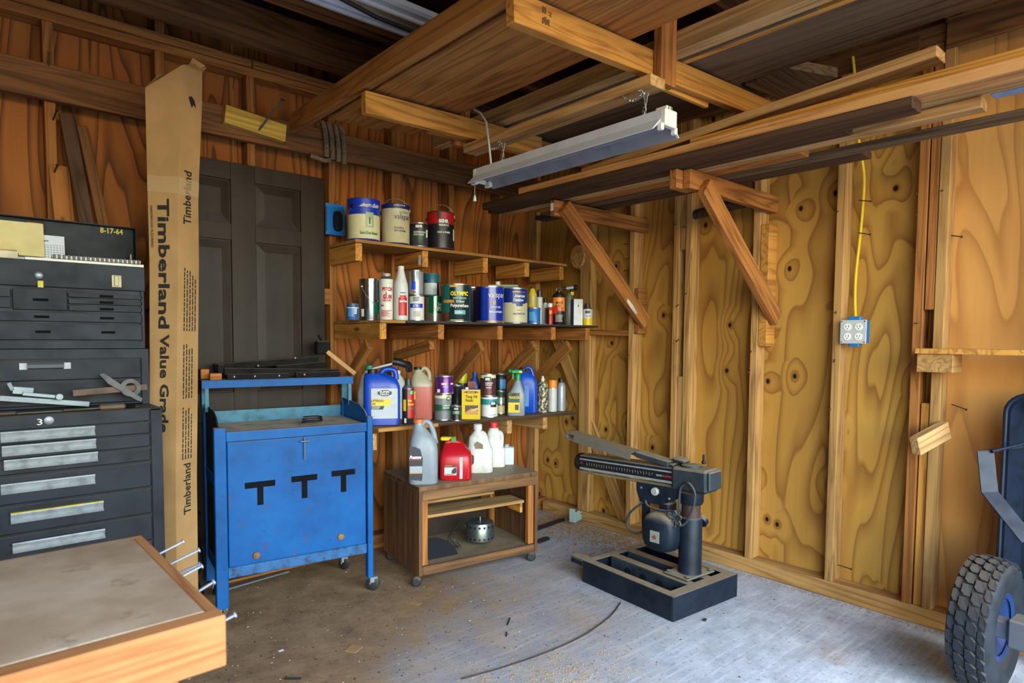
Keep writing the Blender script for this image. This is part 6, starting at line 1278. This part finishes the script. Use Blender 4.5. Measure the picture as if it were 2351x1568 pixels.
def lug(a0, y0, w_, dr, skew):
    hw = 2 * PI / nl * .44; P = []
    for rr, ins in ((.2225 - dr, 0), (.2345 - dr, .0015)):
        for (aa, yy) in ((-hw, .002 + ins), (hw * .15 + skew, .002 + ins), (hw, w_ * .45), (hw, w_ - ins), (-hw * .15 - skew, w_ - ins), (-hw, w_ * .55)):
            P.append(TM() @ Vector((rr * math.cos(a0 + aa), rr * math.sin(a0 + aa), y0 + yy)))
    tr.add(P, [tuple(range(6, 12))] + [(j, (j + 1) % 6, 6 + (j + 1) % 6, 6 + j) for j in range(6)])
for i in range(nl):
    for y0, w_, off, dr in ((-.072, .030, 0, .006), (-.041, .040, .5, 0), (.001, .040, 0, 0), (.042, .030, .5, .006)):
        lug(2 * PI * (i + off) / nl, y0, w_, dr, .02)
to = tr.build('tread_lugs', TYR, yc); to['kind'] = 'stuff'
RIM = plain('blue_rim_steel', (30, 64, 120), .35, .3, var=.15, dust=.3)
MB().lathe([(.03, .01), (.06, .012), (.085, .03), (.105, .055), (.118, .064), (.116, .066), (.10, .058)], 32, M=TM(), cap=False).build('rim', RIM, yc, True, 40)
MB().lathe([(.0, .008), (.05, .010)], 20, M=TM(), cap=False).build('rim_disc', RIM, yc, True)
AXM = Matrix.Translation((0, 0, R_)) @ Matrix.Rotation(-.06, 4, 'Z')
MB().box(-.028, .028, -.60, -.012, -.03, .03, .003, M=AXM).build('axle', plain('grey_axle_steel', (92, 96, 104), .5, .4, dust=.6), yc)
MB().box(-.045, .045, -.13, -.07, -.05, .05, .006, M=AXM).build('axle_block', plain('grey_axle_steel', (92, 96, 104), .5, .4, dust=.6), yc)
# tub standing on end against the wall
tubz = lambda py: at(2320, py, 0, 3.02).z
outl = []
y_far = at(2302, 1100, 0, 3.0).y - .53; zt3 = at(2320, 905, 0, 3.0).z
def rr_(y0, y1, z0, z1, rad, n=6):
    P = []
    for (cx_, cz_, a0) in ((y0 + rad, z0 + rad, PI), (y1 - rad, z0 + rad, 1.5 * PI), (y1 - rad, z1 - rad, 0), (y0 + rad, z1 - rad, .5 * PI)):
        for i in range(n + 1): a = a0 + i * PI / 2 / n; P.append((cx_ + rad * math.cos(a), cz_ + rad * math.sin(a)))
    return P
o_ = rr_(-.8, y_far, .12, zt3, .07); i_ = rr_(-.785, y_far - .015, .135, zt3 - .015, .06); b_ = rr_(-.75, y_far - .05, .17, zt3 - .05, .05)
n_ = len(o_); vs = [(.29, y, z) for y, z in o_] + [(.285, y, z) for y, z in i_] + [(.384, y, z) for y, z in b_] + [(.305, y, z) for y, z in o_]
fs = []
for i in range(n_):
    j = (i + 1) % n_; fs += [(i, j, n_ + j, n_ + i), (n_ + i, n_ + j, 2 * n_ + j, 2 * n_ + i), (i, 3 * n_ + i, 3 * n_ + j, j)]
fs.append(tuple(2 * n_ + i for i in range(n_)))
MB().add(vs, fs).build('tub', CBL, yc, True, 40)
MB().tube([(.287, y, z) for y, z in o_], .008, 8, True).build('tub_rim', CBL, yc, True)
A_ = Vector((2.71, .53, 0))
def Q(px, py, x): return at(px, py, 0, x) - A_
s1, s2, s3, s4 = Q(2345, 1025, 2.97), Q(2262, 1035, 2.86), Q(2272, 1130, 2.84), Q(2365, 1245, 2.80)
def strap(nm, P, w_, th, wd):
    m = MB(); wd = Vector(wd).normalized() * w_ / 2
    for a, b in zip(P[:-1], P[1:]):
        nrm = (b - a).cross(wd).normalized() * th / 2
        vs = [a - wd - nrm, a + wd - nrm, a + wd + nrm, a - wd + nrm, b - wd - nrm, b + wd - nrm, b + wd + nrm, b - wd + nrm]
        m.add(vs, [(0, 1, 2, 3), (4, 7, 6, 5), (0, 4, 5, 1), (1, 5, 6, 2), (2, 6, 7, 3), (3, 7, 4, 0)])
    return m.build(nm, CBL, yc)
strap('dump_bracket', [s1, s2, s3, s4], .055, .006, (.6, -.75, .1))
MB().tube([s2 + Vector((0, -.02, 0)), Q(2355, 1018, 2.98)], .006, 8).build('release_rod', CBL, yc, True)

# ------------------------------------------------------------------ workbench in the foreground
BT = NT('worn_bench_top'); _v = BT.objvec((1, 1, 1), False); _n = BT.noise(_v, 3.0, 6, .65); _s = BT.noise(_v, 9.0, 4, .7)
_c = BT.ramp(_n, [(.3, lin((150, 116, 86))), (.55, lin((188, 160, 132))), (.75, lin((210, 188, 166)))])
_c = BT.cmix(BT.math('MULTIPLY', BT.ramp(_s, [(.60, (0, 0, 0)), (.72, (1, 1, 1))]), .6), _c, lin((84, 62, 44))); BT.bump(_s, .1, .002); BT = BT.out(_c, .6, 0, .35)
wbn = thing('workbench', 'worn wooden workbench with scuffed top and nails along its end', 'workbench', (.325, 1.101, 0), .023)
BZ = .76; BD = .576; BLn = 1.6
MB().box(-BLn, -.022, .0385, BD - .0, BZ - .02, BZ, .002).build('top_board', BT, wbn)
AP_ = wood('apron_pine', (184, 124, 76), (146, 90, 50), .6)
board('front_apron', (-BLn, .019, BZ - .0445), (0, .019, BZ - .0445), .089, .038, AP_, wbn)
board('end_apron', (-.0105, .0385, BZ - .0455), (-.0105, BD, BZ - .0455), .087, .021, AP_, wbn)
board('back_strip', (-BLn, BD + .006, BZ - .03), (0, BD + .006, BZ - .03), .055, .012, AP_, wbn)
for x, y in ((-.09, .06), (-.09, BD - .06), (-BLn + .08, .06), (-BLn + .08, BD - .06)): board('leg', (x, y, 0.001), (x, y, BZ - .0905 if y < .1 else BZ - .021), .089, .038, AP_, wbn, up=(0, 1, 0))
NW = plain('galvanised_nail', (160, 168, 186), .4, .7)
for (y, dz, ln, ang) in ((.50, -.035, .07, .25), (.40, -.03, .075, .15), (.385, -.05, .07, -.1), (.33, -.04, .06, .2), (.20, -.03, .045, .35), (.06, -.04, .035, .1)):
    p = Vector((-.001, y, BZ + dz)); d = Vector((1, -.25 + ang, .35)).normalized()
    m = MB().tube([p, p + d * ln], .0028, 7).tube([p + d * ln, p + d * (ln + .003)], .006, 10); m.build('nail', NW, wbn)

# ------------------------------------------------------------------ odds and ends on the walls
ROPE = plain('dirty_rope', (122, 100, 76), .9, var=.25, scale=60)
rp = thing('rope_hank', 'thick dirty grey rope hank looped over the ledger board', 'rope', (1.52, 3.2, 2.26))
for i, x in enumerate((-.045, -.012, .022, .055)):
    yb_ = YB - .038 - 3.2 - .016
    yb_ -= .003; P = [(x - .015, .028, .090), (x - .012, .012, .094), (x - .01, yb_ + .0, .085), (x, yb_ - .004, .03), (x + .004, yb_ - .008, -.05), (x + .006, yb_ - .002, -.085 - .006 * i)]
    MB().tube(smooth_path([Vector(p) for p in P], 4), .0135, 8).build('strand', ROPE, rp, True)
MB().tube(smooth_path([Vector((-.12, -.005, -.090)), Vector((-.09, -.016, -.097)), Vector((-.05, -.02, -.105)), Vector((-.02, -.018, -.095))], 4), .011, 8).build('strand', ROPE, rp, True)
MB().tube(smooth_path([Vector((-.10, .02, -.090)), Vector((-.06, .015, -.090)), Vector((-.02, .012, -.092))], 4), .010, 8).build('strand', ROPE, rp, True)
kb_ = thing('hook_block', 'yellow knotty block with long nail hook fixed to the ledger', 'hook', (1.116, 3.163, 2.262), 0)
board('block', (-.145, .019, .014), (.145, .019, -.016), .085, .038, wood('treated_pine', (206, 172, 78), (160, 120, 44), 1.0), kb_)
MB().tube([(.01, .0, -.03), (.05, -.06, .045), (.085, -.11, .10)], .0045, 8).lathe([(.010, 0), (.010, .004)], 12, M=Matrix.Translation((.085, -.11, .10)) @ Matrix.Rotation(.9, 4, 'X')).build('spike', plain('grey_spike', (84, 84, 84), .5, .6), kb_, True)
p0, p1 = at(150, 265, 1, 3.26), at(215, 560, 1, 3.06)
tag(board('trim_board', at(152, 262, 1, 3.225), at(222, 640, 1, 3.08), .052, .022, BROWN, up=(1, 0, 0)), 'dark brown trim board leaning on the back wall behind the chest', 'board')
tag(board('trim_board', at(188, 290, 1, 3.232), at(268, 660, 1, 3.12), .040, .018, LEDGER, up=(1, 0, 0)), 'slim tan trim board leaning beside the dark one', 'board')
tag(board('plywood_strip', at(135, 380, 1, 3.236), at(165, 660, 1, 3.16), .07, .008, PINE_O, up=(1, 0, 0)), 'orange plywood strip leaning low against the back wall', 'board')
dp = at(1333, 590, 0, 3.098)
dk = thing('wooden_disc', 'round wooden disc hanging from a nail on the corner stud', 'disc', (3.085, dp.y + .01, dp.z), 0)
MB().lathe([(.058, -.012), (.062, -.006), (.062, .006), (.058, .012)], 28, M=Matrix.Rotation(PI / 2, 4, 'Y') @ Matrix.Scale(1.25, 4, (1, 0, 0))).build('disc', STUD, dk, True, 35)
MB().tube([(.012, .0, .075), (-.02, .02, .085), (-.045, .03, .095)], .002, 6).build('nail', NAILM, dk); MB().tube([(-.014 - .004 * math.cos(a), -.02 + .010 * math.cos(a), -.078 + .008 * math.sin(a)) for a in [i * PI / 5 for i in range(10)]], .002, 6, True).build('ring', CHR, dk)
# small plywood shelf and peg on the right wall
ps = thing('plywood_shelf', 'thin plywood shelf on a block at the doubled studs', 'shelf', (XR, .86, 1.18))
MB().box(-.14, -.001, -.86 - .3, .002, .0, .021, .001).build('shelf_board', PINE_Y, ps)
MB().box(-.130, -.001, -.13, -.004, -.075, -.0005, .002).build('support_block', STUD, ps)
p_ = at(2092, 985, 0, 2.93)
tag(board('peg_block', (2.93, .838, .80), (3.098, .776, .862), .075, .038, PINE_P, up=(0, 0, 1)), 'pale two-by-four stub poking out from the studs above the cart', 'peg')

# ------------------------------------------------------------------ floor litter
def lit(name, label, px, py, sx, sy, sz, mat, rz, cat='scrap', g='litter on the floor'):
    p = at(px, py, 2, 0.0); o = MB().box(-sx / 2, sx / 2, -sy / 2, sy / 2, 0.0003, sz, min(sx, sy, sz) * .2).build(name, mat); o.location = (p.x, p.y, 0); o.rotation_euler = (0, 0, rz); tag(o, label, cat, g); return o
lit('metal_bar', 'flat grey metal bar lying under the blue cabinet', 590, 1333, .34, .025, .006, GALV2, .12)
lit('black_bar', 'black steel bar on the floor behind the brown cart', 1262, 1207, .30, .03, .02, CM((24, 24, 26), .5), .12)
lit('black_bar', 'short black slotted bar by the brown cart side', 1246, 1243, .10, .035, .018, CM((24, 24, 26), .5), .12)
br = thing('metal_bracket', 'pale green metal bracket standing on sawdust by the wall plate', 'bracket', at(1322, 1195, 2, 0.03) + Vector((0, 0, -.005)), .3)
PGR = CM((150, 170, 160), .45); MB().box(-.035, .035, -.012, -.010, 0, .07, .0005).build('plate', PGR, br); MB().box(-.037, -.035, -.012, .03, 0, .09, .0005).build('flange', PGR, br); MB().box(.035, .065, -.012, -.010, .0, .055, .0005).build('tab', PGR, br); MB().lathe([(.006, 0), (.006, .001)], 10, M=Matrix.Translation((.054, -.012, .04)) @ Matrix.Rotation(PI / 2, 4, 'X')).build('hole', BLKP, br)
lit('cardboard_scrap', 'tan cardboard scrap lying in front of the brown cart', 812, 1490, .055, .05, .002, CARD, .5); lit('cardboard_scrap', 'thin tan strip of card by the cart caster', 953, 1385, .03, .05, .002, CARD, .2)
lit('dark_sliver', 'dark sliver of plastic beside the saw base', 1618, 1425, .02, .014, .008, CM((40, 44, 48), .6), .3); lit('wood_splinter', 'thin dark splinter lying on the open concrete', 1168, 1428, .07, .006, .004, CM((50, 40, 32), .8), .7); lit('wood_splinter', 'short dark splinter on the open concrete by the wire', 1163, 1457, .04, .006, .004, CM((50, 40, 32), .8), .8)
lit('twig', 'dark twig at the bottom of the bench side', 672, 1560, .06, .008, .006, CM((34, 28, 24), .8), -.7)
lit('white_scrap', 'small white chip on the floor by the bench', 645, 1494, .02, .012, .002, PAP, .2)
# scattered crumbs and sawdust: nobody could count them
def crumbs(name, label, mat, n, region, smin, smax, seed):
    rr2 = random.Random(seed); m = MB()
    for _ in range(n):
        x, y = region(rr2); s = rr2.uniform(smin, smax); a = rr2.uniform(0, PI); c, sn = math.cos(a) * s, math.sin(a) * s; h_ = s * rr2.uniform(.2, .6)
        e = rr2.uniform(.3, 1)
        m.add([(x - c, y - sn, .0004), (x + sn * e, y - c * e, .0004), (x + c, y + sn, .0004), (x - sn * e, y + c * e, .0004), (x, y, h_)], [(0, 1, 4), (1, 2, 4), (2, 3, 4), (3, 0, 4)])
    o = m.build(name, mat); o['kind'] = 'stuff'; o['label'] = label; o['category'] = 'litter'; return o
def reg_all(r2):
    while True:
        x, y = r2.uniform(.5, 3.0), r2.uniform(1.0, 3.2)
        if r2.random() < .25 + .3 * (y - 1.0) - .15 * (x - 1.5): return x, y
crumbs('dark_crumbs', 'scattered dark crumbs and leaf bits over the concrete floor', CM((52, 40, 30), .9), 900, reg_all, .0012, .006, 3)
crumbs('pale_chips', 'scattered pale wood chips over the concrete floor', CM((190, 168, 128), .9), 500, reg_all, .0012, .006, 4)
crumbs('sawdust_drift', 'drift of sawdust and shavings along the corner wall plate', CM((150, 112, 66), .95), 2600, lambda r2: (lambda u: (3.09 - abs(r2.gauss(0, .16)), 2.15 + u * .95))(r2.random()), .003, .012, 5)
crumbs('sawdust_patch', 'loose yellow sawdust patch in front of the saw', CM((176, 142, 84), .95), 1400, lambda r2: (1.55 + r2.gauss(0, .16), 1.55 + r2.gauss(0, .13)), .0015, .006, 6)
crumbs('bracket_dust', 'sawdust heap along the right wall sole plate', CM((160, 126, 80), .95), 500, lambda r2: (3.085 - abs(r2.gauss(0, .02)), r2.uniform(.75, 2.2)), .002, .006, 8)

# dark crumpled sacking wedged between carton and blue cabinet
bgm = MB(); rb = random.Random(21); sec = []
for j in range(9):
    z = .002 + j * .058; sec.append((z, .012 * math.sin(j * 1.7), .012 * math.cos(j * 2.1), .038 * (1 - .05 * j) * rb.uniform(.7, 1.15), .06 * (1 - .05 * j) * rb.uniform(.75, 1.1), rb.uniform(1.6, 2.6)))
bgm.loft(sec, 14)
bgm.v = [(x + rb.uniform(-.007, .007), y + rb.uniform(-.009, .009), max(z + rb.uniform(-.008, .008), .001)) for x, y, z in bgm.v]
o = bgm.build('black_sack', plain('black_plastic_film', (24, 23, 24), .3, var=.3, spec=.4), None, True, 70); o.location = (.735, 2.93, 0); tag(o, 'crumpled black sack wedged between the carton and the blue cabinet', 'bag')
stp = thing('tagged_stick', 'short wood stick with barcode sticker leaning between the studs behind the saw', 'stick', (3.15, 2.165, .079))
board('stick', (0, 0, 0.0), (.02, .012, .44), .05, .018, PINE_O, stp, up=(0, 1, 0)); MB().box(.006, .0075, -.012, .03, .39, .43).build('barcode_sticker', plain('sticker_white', (225, 226, 222), 0.5), stp)
